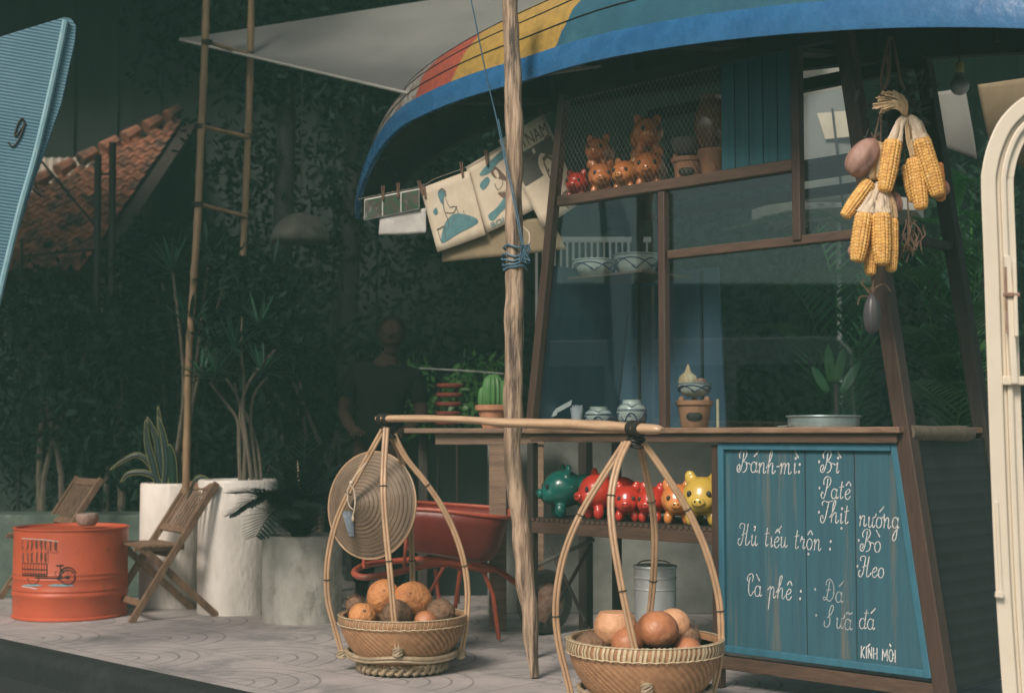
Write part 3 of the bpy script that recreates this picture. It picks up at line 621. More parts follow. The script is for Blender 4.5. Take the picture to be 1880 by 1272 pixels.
for sg in (-1,1):
    mb=MB(); vs=[]
    for g in gw:
        y=g.y*sg
        for (dy,dz) in ((0,-.005),(.004,BH*.45),(-.012,BH),(-.035,BH),(-.03,0)):
            vs.append(W(g.x,TC+y+dy*sg,g.z+dz+TILT*(y+g.y)))
    k=5; f2=[]
    for i in range(n-1):
        for j in range(k): f2.append((i*k+j,(i+1)*k+j,(i+1)*k+(j+1)%k,i*k+(j+1)%k))
    mb.add(vs,f2,True); mb.add(vs[:k],[tuple(range(k))]); mb.add(vs[-k:],[tuple(range(k))])
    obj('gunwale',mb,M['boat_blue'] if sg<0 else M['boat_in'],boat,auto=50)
for i in range(6,n-2,5):
    g=gw[i]; mb=MB(); pts=[ringpt(g,a/10,.04) for a in range(0,21)]; mb.tube(pts,.014,6); obj('boat_rib',mb,M['boat_in'],boat)
mb=MB()
g=gw[int(n*.30)]
for i in (int(n*.3),int(n*.5),int(n*.72)):
    g=gw[i]; mb=MB(); mb.beam(W(g.x,TC-g.y+.03,g.z+.05),W(g.x,TC+g.y-.03,g.z+.05+TILT*2*g.y),.09,.022,side=D); obj('thwart',mb,M['dark_wood'],boat)
# ------------------------------------------------------------------ canvas awning behind the boat
A_=P(330,72,8.2);B_=P(757,172,6.75);C_=P(1500,60,6.9);D_=P(1400,-95,8.6)
def aw(u,v):
    p=A_.lerp(B_,v*1.0) if False else None
    a=A_.lerp(D_,u); b=A_.lerp(B_,min(1,u*2.2)) if False else A_.lerp(C_,u)
    return None
mb=MB()
def awf(u,v):
    top=A_.lerp(D_,u); 
    low=A_.lerp(B_,u/.45) if u<.45 else B_.lerp(C_,(u-.45)/.55)
    p=top.lerp(low,v); p=p+V((0,0,-.10*math.sin(PI*v)*math.sin(PI*min(1,u*1.2))))
    return p+V((0,0,.012*math.sin(u*40+v*6)*v*(1-v)*4))
mb.grid(awf,48,16); aw_=obj('canvas_awning',mb,M['canvas'],lab='grey stretched canvas awning running behind the painted boat',cat='awning')
WL[aw_.name]=WL[aw_.name]
mb=MB(); pts=[awf(u/40,1)+V((0,0,-.004)) for u in range(41)]; mb.tube(pts,.008,6); obj('hem',mb,M['offwhite'],aw_)
mb=MB(); pts=[awf(.165,v/10)+V((0,0,-.004)) for v in range(11)]; mb.tube(pts,.003,5); obj('seam',mb,M['string'],aw_)
# ------------------------------------------------------------------ crooked wooden pole
PY=5.62
pl=thing('wooden_pole','crooked weathered wooden pole bound with blue twine, in front of the stall corner','pole',V((P(978,1240,PY).x,PY,0)))
pp=[(936,-40,30),(938,60,31),(942,170,34),(944,260,34),(943,360,33),(944,470,33),(945,560,35),(944,660,36),(943,760,33),(942,850,33),(952,930,34),(960,1010,36),(968,1090,32),(975,1160,27),(979,1215,20),(981,1242,17)]
pts=[];rad=[]
for px,py,w in pp: pts.append(P(px,py,PY)); rad.append(w/2*PY/F)
sp=cr_spline(pts,7); rr=[rad[min(int(i/7),len(rad)-1)]*(1-(i%7)/7)+rad[min(int(i/7)+1,len(rad)-1)]*(i%7)/7 for i in range(len(sp))]
mb=MB(); mb.tube(sp,rr,20,wob=.28); obj('shaft',mb,M['pole'],pl,auto=60)
for k,(px,py) in enumerate(((950,455),(948,470),(947,478),(949,486),(950,493))):
    mb=MB(); c=P(px-4,py,PY); ring=[c+V((.047*math.cos(a),.047*math.sin(a),.006*math.sin(a*2+k)+.003*math.sin(5*a))) for a in [2*PI*i/20 for i in range(20)]]
    mb.tube(ring,.0042,6,closed=True); obj('twine_loop',mb,M['twine'],pl)
mb=MB(); rnd=random.Random(3)
c=P(962,462,PY-.05)
for i in range(9):
    q=[c]+[c+V((rnd.uniform(-.02,.03),rnd.uniform(-.01,.01),rnd.uniform(-.05,.04))) for _ in range(3)]
    mb.tube(cr_spline(q,4),.002,4)
obj('twine_knot',mb,M['twine'],pl)
mb=MB(); q=[P(868,15,5.4),P(893,140,5.5),P(912,220,5.55),P(928,300,5.56),P(945,380,5.56),P(958,450,5.565)]; mb.tube(cr_spline(q,5),.0028,5); mb.tube(cr_spline([p+V((.006,0,.003)) for p in q[2:]],5),.0022,5)
mb.tube([P(868,15,5.4),P(850,-70,5.35)],.0028,5)
obj('guy_cord',mb,M['twine'],pl)
# ------------------------------------------------------------------ bamboo ladder
ld=thing('bamboo_ladder','tall bamboo ladder with lashed rungs rising from the planters','ladder',P(340,900,7.7))
def bam(q,r,Y,m=M['bamboo'],name='rail'):
    pts=cr_spline([P(a,b,Y) for a,b in q],8); L=len(pts); rads=[r*(1.0+(.16 if i%6==0 else 0)) for i in range(L)]
    mb=MB(); mb.tube(pts,rads,10); return obj(name,mb,m,ld,auto=60)
bam([(341,905),(344,780),(347,650),(357,500),(364,380),(368,270),(374,150),(378,20),(380,-60)],.0205,7.7)
bam([(446,470),(450,380),(455,260),(459,150),(461,20),(462,-60)],.019,7.9)
for a,b,c_,d_ in ((384,78,456,100),(370,232,450,250),(366,375,447,396),(360,820,352,822)):
    if a==360: continue
    mb=MB(); mb.tube([P(a-8,b-2,7.72),P(c_+6,d_+2,7.88)],.012,8); r_=obj('rung',mb,M['bamboo'],ld)
    for (x,y,Y) in ((a-4,b,7.7),(c_+2,d_,7.9)):
        mb=MB()
        for k in (-.010,0,.010):
            c=P(x,y,Y)+V((0,0,k)); mb.tube([c+V((.027*math.cos(t),.027*math.sin(t),.004*math.sin(t))) for t in [2*PI*i/12 for i in range(12)]],.004,5,closed=True)
        obj('lashing',mb,M['black'],r_)
# ------------------------------------------------------------------ blue ribbed fabric sign, top left
sg=thing('fabric_sign','pale blue ribbed cloth banner on a slanting pole with a script letter','banner',P(-60,470,5.6))
def bp(px,py): return P(px,py,5.6+ (px-20)*.0006)
mb=MB(); outline=[(-330,175),(-100,100),(20,62),(118,32),(130,34),(139,47),(137,75),(112,190),(85,268),(60,336),(40,400),(20,462),(-20,620),(-120,700),(-330,700)]
pts=[bp(*q) for q in outline]; mb.prism(pts,V((0,.012,0))); obj('cloth',mb,M['rib_blue'],sg)
mb=MB(); mb.tube(cr_spline([bp(*q)+V((0,-.012,0)) for q in ((122,40),(112,90),(90,190),(66,290),(40,380),(18,470),(-25,650))],5),.0135,8); obj('batten',mb,M['bluepaint'],sg)
mb=MB()
mb.tube(cr_spline([bp(*q)+V((0,-.006,0)) for q in ((16,262),(24,270),(36,256),(45,232),(42,218),(33,230),(28,250),(34,246),(48,226))],5),.0035,5)
obj('script_lettering',mb,M['black'],sg)
# ------------------------------------------------------------------ tiled roof house (far left)
th=thing('tiled_roof_house','small house with old terracotta tiled roof far behind the orange drum','house',V((-3.6,10.6,0)))
e1=P(-160,560,10.2); e2=P(420,470,9.9)   # eave line; rows run up to the verge
Hu=(e2-e1); Hu.z=0; Ld=Hu.length; Hu.normalize(); back=V((-Hu.y,Hu.x,0)); slope=(back*.80+UP*.62).normalized(); nrm=Hu.cross(slope).normalized()
O=V((e1.x,e1.y,P(20,500,10.1).z))
def RP(px,py):   # pixel ray onto roof plane
    r=ray(px,py); C=V((0,0,H)); k=(O-C).dot(nrm)/r.dot(nrm); p=C+r*k-O; return p.dot(Hu),p.dot(slope)
va=RP(55,352); vb=RP(308,226); rb=RP(330,330); rc=RP(300,520)
def vmax(u): return va[1]+(u-va[0])*(vb[1]-va[1])/(vb[0]-va[0])
rows=MB(); rh=.135; tw=.105; rnd=random.Random(5)
for j in range(int((max(va[1],vb[1])+.2)/rh)+1):
    v0=j*rh
    for i in range(int(Ld/tw)+4):
        u0=i*tw-.2
        if v0>vmax(u0)-.02 or u0>vb[0]+.12: continue
        c=O+Hu*(u0+rnd.uniform(-.006,.006))+slope*(v0+rnd.uniform(-.012,.012)); tl=nrm*.03; L=rh*1.12
        vs=[]
        for q,(vv,lift) in enumerate(((0,.024),(L,.004))):
            for k in range(7):
                a=k/6; prof_=math.sin(PI*min(1,a/.62))*.026 if a<.62 else -.008*math.sin(PI*(a-.62)/.38)
                vs.append(c+Hu*(a*tw*1.02)+slope*vv+nrm*(prof_+lift+rnd.uniform(0,.004)))
        vs+=[x-nrm*.014 for x in vs[:7]]
        rows.add(vs,[(k,k+1,k+8,k+7) for k in range(6)]+[(k+14,k+15,k+1,k) for k in range(6)])
ro=obj('roof_tiles',rows,M['tile'],th)
mb=MB()
for k in range(13):
    u0=pick(va[0]-.7,vb[0],k/12.); p=O+Hu*u0+slope*vmax(u0)+nrm*.05; u1=u0+(vb[0]-va[0])/9; q=O+Hu*u1+slope*vmax(u1)+nrm*.06
    mb.tube([p,q],[.062,.048],8)
obj('ridge_cap',mb,M['tile'],th)
mb=MB(); q=[O-Hu*.5-nrm*.02,O+Hu*(vb[0]+.25)-nrm*.02]; h0,h1=vmax(-.5),vmax(vb[0]+.25)
mb.prism([q[0],q[1],q[1]+slope*(h1-.05),q[0]+slope*(h0-.05)],nrm*-.03); obj('roof_deck',mb,M['dark_wood'],th)
mb=MB(); a=O-Hu*.4+back*.25; b=O+Hu*(vb[0]+.1)+back*.25; a.z=b.z=0; mb.prism([a,b,b+UP*(O.z),a+UP*(O.z)],back*.15); obj('wall',mb,M['moss_wall'],th)
# pale corrugated sheet fence peeking beyond the verge
mb=MB(); Yc=11.6
def cf(u,v):
    x0=P(30,300,Yc).x; x1=P(230,300,Yc).x; z0=.0; z1=P(100,290,Yc).z
    return V((pick(x0,x1,u),Yc+.02*math.sin(u*90),pick(z0,z1-.0*u,v)))
mb.grid(cf,120,2); obj('corrugated_fence',mb,M['tin'],solid=.003,lab='pale corrugated metal sheet standing behind the tiled roof',cat='fence')
# dark post by the roof
mb=MB(); 
for px,top in ((183,285),(207,262),(38,440)): mb.tube([V((P(px,700,9.3).x,9.3,0)),P(px,top,9.3)],.022,6)
pf=thing('iron_gate_frame','dark iron gate posts with crossbars in front of the tiled roof','gate',V((P(150,700,9.3).x,9.3,0)))
for px,top in ((180,285),(207,262),(40,440)):
    mb=MB(); mb.tube([V((P(px,700,9.3).x,9.3,0)),P(px,top,9.3)],.024 if px!=40 else .012,6); obj('post',mb,M['black'],pf)
for a,b in (((75,295),(180,420)),((40,330),(75,360)),((40,470),(207,455)),((180,320),(207,320))):
    mb=MB(); mb.tube([P(*a,9.3),P(*b,9.3)],.008,5); obj('crossbar',mb,M['black'],pf)
# ------------------------------------------------------------------ planters
def planter(name,px,r,Yc,top_py,lab,m,h=None):
    x=P(px,900,Yc).x; Yf=Yc-r; z=h or P(px,top_py,Yf).z
    t=thing(name,lab,'planter',V((x,Yc,0)))
    mb=MB(); prof=[(r*.985,0),(r*.99,.02),(r,z*.3),(r,z*.7),(r,z-.012),(r-.006,z),(r-.032,z),(r-.036,z-.01),(r-.036,z-.07)]
    mb.lathe(prof,(x,Yc,0),56,fn=lambda t_,i,rr:.0025*noise.noise(V((math.cos(t_)*3,math.sin(t_)*3,i*.7+px)))); obj('tub',mb,m,t,auto=30)
    mb=MB(); mb.lathe([(r-.036,z-.06),(.1,z-.045),(0,z-.05)],(x,Yc,0),24); obj('soil',mb,M['soil'],t)
    return V((x,Yc,z))
p2=planter('concrete_planter',437,.213,7.74,882,'tallest pale concrete ring planter, holding the thin grey-stemmed tree',M['concrete'])
p1=planter('concrete_planter',317,.178,8.02,888,'pale concrete planter half hidden behind the folding chair',M['concrete'])
p3=planter('concrete_planter',556,.205,7.385,986,'low wide stained concrete planter under the dark drooping palm',M['concrete_mossy'])
# low mossy planter box at the back
lp=thing('planter_box','low moss stained planter box behind the orange drum','planter box',V((-2.6,8.5,0)))
a=P(-150,945,8.4); b=P(262,945,8.4); mb=MB(); mb.box(((a.x+b.x)/2,8.6,a.z/2),(b.x-a.x,.4,a.z)); obj('box',mb,M['moss_wall'],lp,bev=.008)
# ------------------------------------------------------------------ orange drum table
dc=V((P(131,1000,7.58).x,7.58,0)); dr=.292; dz=P(131,972,7.29).z
drum=thing('oil_drum','orange painted half oil drum used as a table, cargo tricycle drawn on it','drum',dc)
prof=[(dr-.004,0),(dr+.004,.004),(dr+.004,.012),(dr-.002,.018),(dr,.05)]
for zc in (.118,.135,.222,.238):
    prof+=[(dr,zc-.014),(dr+.008,zc-.005),(dr+.008,zc+.004),(dr,zc+.013)] if zc in (.135,) else []
prof=[(dr-.004,0),(dr+.004,.004),(dr+.004,.012),(dr-.002,.018),(dr,.05),(dr,.112),(dr+.005,.120),(dr+.006,.128),(dr+.005,.134),(dr,.143),(dr+.004,.150),(dr+.004,.156),(dr,.163),(dr,.205),(dr+.003,.212),(dr,.22),(dr,.228),(dr+.003,.236),(dr,.244),(dr,dz-.012),(dr+.006,dz-.008),(dr+.006,dz-.002),(dr+.001,dz),(dr-.008,dz),(dr-.010,dz-.014),(dr*.5,dz-.016),(0,dz-.014)]
mb=MB(); mb.lathe(prof,dc,96,fn=lambda t_,i,rr:(.0018*noise.noise(V((math.cos(t_)*2.2,math.sin(t_)*2.2,i*.2))) if rr>.2 else 0)); dbody=obj('drum_body',mb,M['orange'],drum,auto=35)
def drad(z):
    q=[p for p in prof if p[0]>dr-.006]
    for i in range(len(q)-1):
        if q[i][1]<=z<=q[i+1][1] and q[i+1][1]>q[i][1]: return pick(q[i][0],q[i+1][0],(z-q[i][1])/(q[i+1][1]-q[i][1]))
    return dr
def dpx(px,py,off=.002):   # pixel ray onto the ribbed drum wall
    zz=P(px,py,7.33).z; off=off+drad(zz)-dr
    r=ray(px,py); C=V((0,0,H)); dx,dy=r.x,r.y; ox,oy=C.x-dc.x,C.y-dc.y; rr=dr+off
    a=dx*dx+dy*dy; b=2*(ox*dx+oy*dy); c_=ox*ox+oy*oy-rr*rr; k=(-b-math.sqrt(max(0,b*b-4*a*c_)))/(2*a); return C+r*k
def dline(mb,pts,r=.0012,sp=True,off=.002):
    q=[V((a,b,0)) for a,b in pts]; q=cr_spline(q,4) if (sp and len(q)>2) else [a.lerp(b,k/6) for a,b in zip(q[:-1],q[1:]) for k in range(7)]
    mb.tube([dpx(p.x,p.y,off) for p in q],r,4,smooth=False)
mb=MB()
def circ(cx,cy,r,a0=0,a1=360,n=22): return [(cx+r*math.cos(R(a0+(a1-a0)*i/n)),cy+r*1.0*math.sin(R(a0+(a1-a0)*i/n))) for i in range(n+1)]
dline(mb,circ(124,1059,13.5),.0028,False); dline(mb,circ(124,1059,2.5),.002,False); dline(mb,circ(61,1062,10,-20,190),.0016,False)
dline(mb,circ(124,1057,16,-150,-20),.0028,False)
for a in range(0,360,45): dline(mb,[(124,1059),(124+13*math.cos(R(a)),1059+13*math.sin(R(a)))],.0006,False)
dline(mb,[(64,1060),(107,1061),(124,1059)],.0032,False); dline(mb,[(107,1061),(111,1045),(110,1038)],.0018,False); dline(mb,[(103,1038),(116,1037)],.0034,False)
dline(mb,[(107,1061),(100,1052),(104,1048)],.001); dline(mb,[(111,1048),(120,1046)],.0012,False); dline(mb,circ(107,1061,2.4),.002,False)
for y,w in ((1033,.0014),(1044,.0024),(1052,.0018),(1055,.003)): dline(mb,[(41,y),(86,y+1.5)],w,False)
for i in range(10): dline(mb,[(41+i*5,1033),(41+i*5,1055)],.0010,False)
dline(mb,[(86,1034),(86,1056)],.002,False)
obj('tricycle_drawing',mb,M['black'],dbody)
mb=MB(); rnd=random.Random(8)
for row,(y0,y1,nn) in enumerate(((992,1008,8),(1013,1030,6))):
    for i in range(nn if row==0 else 6):
        x=42+i*8.3
        if row==0 and i==7: x+=1
        for k in range(5): dline(mb,[(x+rnd.uniform(-2,2),y0+rnd.uniform(-1,2)),(x+rnd.uniform(-2.5,2.5),(y0+y1)/2),(x+rnd.uniform(-2,2),y1+rnd.uniform(-2,3))],.0009)
dline(mb,[(88,1004),(88,1033)],.0010,False); dline(mb,[(88,1014),(104,1014)],.0008,False); dline(mb,[(104,992),(104,1014)],.0008,False)
obj('basket_drawing',mb,M['print_brown'],dbody)
mb=MB(); dline(mb,[(40,988),(60,989),(84,991),(107,994)],.0016,False); obj('white_mark',mb,M['whitepaint'],dbody); mb=MB(); dline(mb,[(40,1076),(54,1078),(68,1081)],.0022,False)
obj('white_mark',mb,M['whitepaint'],dbody)
mb=MB()
for x0,x1,y,h_ in ((40,78,1074,5),(88,136,1074,6)):
    vs=[];n_=14
    for i in range(n_+1):
        x=pick(x0,x1,i/n_); e=math.sin(PI*i/n_)**.5*h_*(.5+.5*abs(noise.noise(V((x*.2,1,0)))))
        vs+=[dpx(x,y-e*.6,.0025),dpx(x,y+e*.6,.0025)]
    mb.add(vs,[(2*i,2*i+1,2*i+3,2*i+2) for i in range(n_)])
obj('blue_smudge',mb,M['bluepaint'],dbody)
# stone bowl on the drum
c=V((P(160,965,7.6).x,7.6,dz)); mb=MB(); mb.lathe([(.036,0),(.046,.006),(.056,.03),(.058,.052),(.052,.066),(.046,.066),(.042,.05),(.02,.03),(0,.028)],c,28,fn=lambda t_,i,rr:.003*math.sin(9*t_)*(rr>.05))
obj('stone_bowl',mb,mat('pinkish_stone',(.32,.23,.19),(.22,.16,.13),sc_=20,rough=.8,bump=.4),lab='small pinkish stone bowl standing on the orange drum',cat='bowl')
# ------------------------------------------------------------------ folding chairs
def make_chair():
    t=thing('folding_chair','','chair',(0,0,0))
    w=.40; q=V((0,1,0)); p=V((1,0,0))   # q: width, -x: seat front ... seat faces +p
    wd=M['chairwood']
    def bar(n,a,b,wi,th_,side,m=wd,par=t): mb=MB(); mb.beam(V(a),V(b),wi,th_,side=side); return obj(n,mb,m,par,bev=.003)
    for y in (0,w):
        bar('leg',(.235,y,0),(-.215,y,.70),.020,.036,q)
        yy=y+(.022 if y==0 else -.022)
        bar('leg',(-.235,yy,.0),(.175,yy,.375),.018,.036,q)
    def L(z): return .235-.45*z/.70
    bar('top_rail',(L(.675),.012,.675),(L(.675),w-.012,.675),.045,.018,(-.45,0,.7))
    bar('back_rail',(L(.455),.012,.455),(L(.455),w-.012,.455),.040,.018,(-.45,0,.7))
    bar('cross_rail',(L(.335),.012,.335),(L(.335),w-.012,.335),.036,.018,(-.45,0,.7))
    bar('stretcher',(L(.09),.012,.09),(L(.09),w-.012,.09),.035,.016,(-.45,0,.7))
    for k in range(9):
        y=.03+(w-.06)*k/8; bar('slat',(L(.47)-.002,y,.47),(L(.66)-.002,y,.66),.018,.008,q)
    for k in range(7):
        x=-.03+.035*k; bar('seat_slat',(x,.0,.380),(x,w,.380),.026,.012,p)
    for y in (.032,w-.032): bar('seat_rail',(-.05,y,.366),(.215,y,.366),.02,.022,q)
    return t
ch=make_chair()
n0=G(240,1143); f0=G(172,1136); qd=(f0-n0); ang=math.atan2(qd.y,qd.x)-PI/2
# local +x (front) must point left; near leg foot sits at local (.235,0)
ang=R(30)
def place_chair(o,foot,ang):
    # local y axis -> direction (-sin,cos); local +x -> (-cos, -sin) after rotation by ang+180
    th_=ang+PI; x=V((math.cos(th_),math.sin(th_),0)); o.rotation_euler=(0,0,th_); o.location=foot-x*.235; return o
# with +180 rotation the width runs toward the camera, so anchor on the far leg
def chair_at(o,foot_near,ang):
    th_=ang+PI; x=V((math.cos(th_),math.sin(th_),0)); y=V((-math.sin(th_),math.cos(th_),0))
    o.rotation_euler=(0,0,th_); o.location=foot_near-x*.235-y*.40
chair_at(ch,n0,R(33)); label(ch,'folding slatted wooden chair standing open between drum and tall planter')
c2=copy_tree(ch,lab='folding slatted wooden chair seen only by its back behind the orange drum')
chair_at(c2,V((P(38,1100,7.98).x,7.98,0)),R(36))
for o in (ch,c2): o['group']='folding wooden chairs'
# ------------------------------------------------------------------ shoulder yoke with two baskets
def yk(px,py,Y): return P(px,py,Y)
YL,YR=5.72,4.92
def yY(px): return pick(YL,YR,(px-710)/(1165-710))
mb=MB(); q=[(693,768,9),(705,769,14),(740,768,13),(820,769,13),(880,772,14),(926,776,17),(1000,778,19),(1080,781,21),(1140,784,20),(1180,787,20),(1207,788,17),(1216,790,8)]
pts=[P(a,b,yY(a)) for a,b,_ in q]; rads=[w/2*yY(a)/F for a,b,w in q]
sp=cr_spline(pts,5); rr=[]
for i in range(len(sp)):
    k=min(i//5,len(rads)-1); rr.append(pick(rads[k],rads[min(k+1,len(rads)-1)],(i%5)/5))
mb.tube(sp,rr,14,flat=((0,0,1),1.7),wob=.12)
yo=thing('shoulder_yoke','polished bamboo shoulder yoke lying across the tops of the two basket hangers','carrying yoke',P(940,790,5.3))
obj('beam',mb,M['yoke'],yo,auto=60)
for px,py in ((703,769),(712,770),(1163,786),(1174,787)):
    mb=MB(); Y=yY(px); c=P(px,py,Y); r=.022 if px<900 else .028
    for k in range(4):
        mb.tube([c+D*(k*.006-.01)+N*(r*1.15*math.cos(a))+UP*(r*.9*math.sin(a)) for a in [2*PI*i/14 for i in range(14)]],.0036,5,closed=True)
    obj('binding',mb,M['black'],yo)
def basket(cpx,rimpy,Yc,rimr,lab,ringed,arms,apex,base_r,rimw,seed):
    x=P(cpx,rimpy,Yc).x; zr=P(cpx,rimpy,Yc).z; c=V((x,Yc,0)); t=thing('carrying_basket',lab,'basket',c,'baskets hanging from the yoke')
    rows=30; NS=56
    prof=[]
    z0=.035; hh=zr-z0
    prof.append((0.0,z0+.004))
    for i in range(1,6): prof.append((base_r*i/5,z0+.002))
    for i in range(1,rows*2+1):
        k=i/(rows*2); prof.append((base_r+(rimr-base_r)*math.sin(PI/2*k)**.85,z0+hh*k))
    def wv(t_,i,rr):
        if i<6: return 0
        row=i-6; 
        return .0028*math.sin(NS*t_+(row//2)*PI*.5+ .6*math.sin(3*t_))*(.7+.3*math.sin(row*PI)) + (.0016 if row%2 else -.0016)
    mb=MB(); mb.lathe(prof,c,NS*6,fn=wv); 
    inner=[(r_-.008,z) for r_,z in prof[6:]][::-1]+[(0,z0+.012)]
    mb.lathe(inner,c,48); obj('bowl',mb,M['weave'],t,auto=0)
    # rim band with wrapped binding
    mb=MB(); mb.lathe([(rimr-.010,zr-rimw*.5),(rimr+.004,zr-rimw*.5),(rimr+.010,zr),(rimr+.006,zr+rimw*.5),(rimr-.010,zr+rimw*.5),(rimr-.014,zr),(rimr-.010,zr-rimw*.5)],c,96); rim=obj('rim',mb,M['weave'],t)
    mb=MB(); rnd=random.Random(seed); nw=92
    for k in range(nw):
        a=2*PI*k/nw+rnd.uniform(-.012,.012); u=V((math.cos(a),math.sin(a),0)); v=V((-u.y,u.x,0)); sl=.008
        wd_=rnd.uniform(.008,.0115) if seed==2 else .0024
        pr=[(rimr+.006,-rimw*.55-.003),(rimr+.0135,0),(rimr+.008,rimw*.5+.004),(rimr-.008,rimw*.5+.004)]
        vs=[]
        for i,(r_,z) in enumerate(pr):
            q_=c+u*r_+UP*(zr+z)+v*sl*(i-1.5)*.5; vs+=[q_-v*wd_/2,q_+v*wd_/2]
        mb.add(vs,[(2*i,2*i+1,2*i+3,2*i+2) for i in range(3)])
    ring=[c+V((math.cos(a)*(rimr+.010),math.sin(a)*(rimr+.010),zr-rimw*.55+.0015*math.sin(a*46))) for a in [2*PI*i/160 for i in range(160)]]
    mb.tube(ring,.0022,4,closed=True); ring=[V((p.x,p.y,zr+rimw*.5+.002)) for p in ring]; mb.tube(ring,.002,4,closed=True)
    obj('binding_cane',mb,M['weave_pale'],rim)
    # cane frame: square-ish ring with knots, and braided foot ring
    zc=.085; rc=base_r+.055
    cor=[c+V((rc*1.12*math.cos(a),rc*1.12*math.sin(a),zc-.0)) for a in (R(-92),R(-2),R(88),R(178))]
    fr=[]
    for i in range(4):
        a0=R(-92+90*i)
        for k in range(10):
            a=a0+R(90)*k/10; sq=1+.10*abs(math.cos(2*(a-R(-92))))
            fr.append(c+V((rc*sq*math.cos(a),rc*sq*math.sin(a),zc-.012*math.sin(PI*k/10)**2)))
    mb=MB(); mb.tube(fr,.0085,8,closed=True,wob=.2); mb.tube([p+V((0,0,-.013)) for p in fr],.0065,8,closed=True,wob=.2); obj('cane_frame',mb,M['ringcane'],t)
    mb=MB()
    for s_ in range(3):
        ring=[]
        for i in range(150):
            a=2*PI*i/150; ph=a*11+s_*2*PI/3; rr_=base_r+.018+.012*math.cos(ph); ring.append(c+V((rr_*math.cos(a),rr_*math.sin(a),.026+.013*math.sin(2*ph))))
        mb.tube(ring,.0095,6,closed=True)
    obj('braided_foot',mb,M['ringcane'],t,auto=60)
    ap=P(*apex)
    for k,(pts,cor_k) in enumerate(arms):
        ce=cor[cor_k]; n_=len(pts); q=[]
        Ya=apex[2]; 
        for i,(px,py) in enumerate(pts):
            kk=(i/(n_-1)); Y=pick(Ya+(ce.y-Ya)*.12,ce.y,math.sin(PI/2*min(1,kk*1.15)) if kk<.87 else 1); q.append(P(px,py,Y))
        sp=cr_spline(q,7); 
        wv_=(ap-c); 
        mb=MB()
        n2=len(sp)
        tang=V((1,0,0)) if cor_k in (0,2) else V((0.25,1,0)).normalized()
        # two halves of split cane side by side
        for off in (-.0062,.0062):
            mb.tube([p+V((off,0,0)) for p in sp],[.0068*(1.12 if i%11==0 else 1)*(1.15-.35*i/n2) for i in range(n2)],8)
        arm=obj('hanger_cane',mb,M['cane'],t,auto=60)
        mb=MB()
        for kk in (.28,.62):
            p=sp[int(n2*kk)]; d=(sp[int(n2*kk)+1]-p).normalized(); a1=V((1,0,0)); a1=(a1-d*a1.dot(d)).normalized(); b1=d.cross(a1)
            mb.tube([p+a1*.015*math.cos(a)+b1*.010*math.sin(a) for a in [2*PI*i/12 for i in range(12)]],.0022,4,closed=True)
        obj('tie',mb,M['black'],arm)
        mb=MB(); e=sp[-1]; rnd=random.Random(seed*10+k)
        for j in range(4):
            mb.tube([e+V((.017*math.cos(a)+rnd.uniform(-.002,.002),.016*math.sin(a),.010*math.sin(a+j)-.004+j*.003)) for a in [2*PI*i/12 for i in range(12)]],.005,5,closed=True)
        obj('knot',mb,M['ringcane'],arm)
    mb=MB(); rnd=random.Random(seed+20)
    for j in range(7):
        cc=ap+V((rnd.uniform(-.006,.012),0,-.012-j*.007)); mb.tube([cc+V((.020*math.cos(a),.020*math.sin(a),.006*math.sin(a+j))) for a in [2*PI*i/12 for i in range(12)]],.0055,5,closed=True)
    mb.tube([ap+V((0,0,.015)),ap+V((0,0,-.06))],.016,7)
    obj('top_knot',mb,M['black'],t)
    return c,zr
LA=[([(709,786),(705,850),(704,910),(709,980),(716,1050),(722,1120),(730,1196)],0),
    ([(722,796),(745,840),(785,890),(820,945),(846,1010),(858,1075),(856,1140),(846,1200)],1),
    ([(714,796),(733,830),(748,900),(754,970),(757,1050),(757,1110),(752,1165)],2),
    ([(704,788),(672,845),(640,905),(615,965),(601,1035),(602,1100),(614,1150),(628,1200)],3)]
cL,zL=basket(739,1134,5.80,.250,'woven bamboo basket heaped with orange coconuts, left end of the yoke',True,LA,(712,776,5.74),.150,.030,1)
RA=[([(1152,812),(1135,850),(1122,910),(1124,970),(1136,1050),(1152,1130),(1168,1200),(1187,1262)],0),
    ([(1182,814),(1215,860),(1262,935),(1296,1010),(1318,1090),(1324,1160),(1320,1220),(1306,1280)],1),
    ([(1175,812),(1184,860),(1196,920),(1202,980),(1201,1040),(1196,1100),(1190,1150),(1188,1190)],2),
    ([(1148,812),(1110,870),(1065,945),(1035,1020),(1021,1100),(1024,1170),(1040,1240),(1052,1290)],3)]
cR,zR=basket(1184,1182,4.95,.262,'woven bamboo basket with wide striped rim and pale coconuts, below the menu board',False,RA,(1166,790,4.94),.155,.040,2)
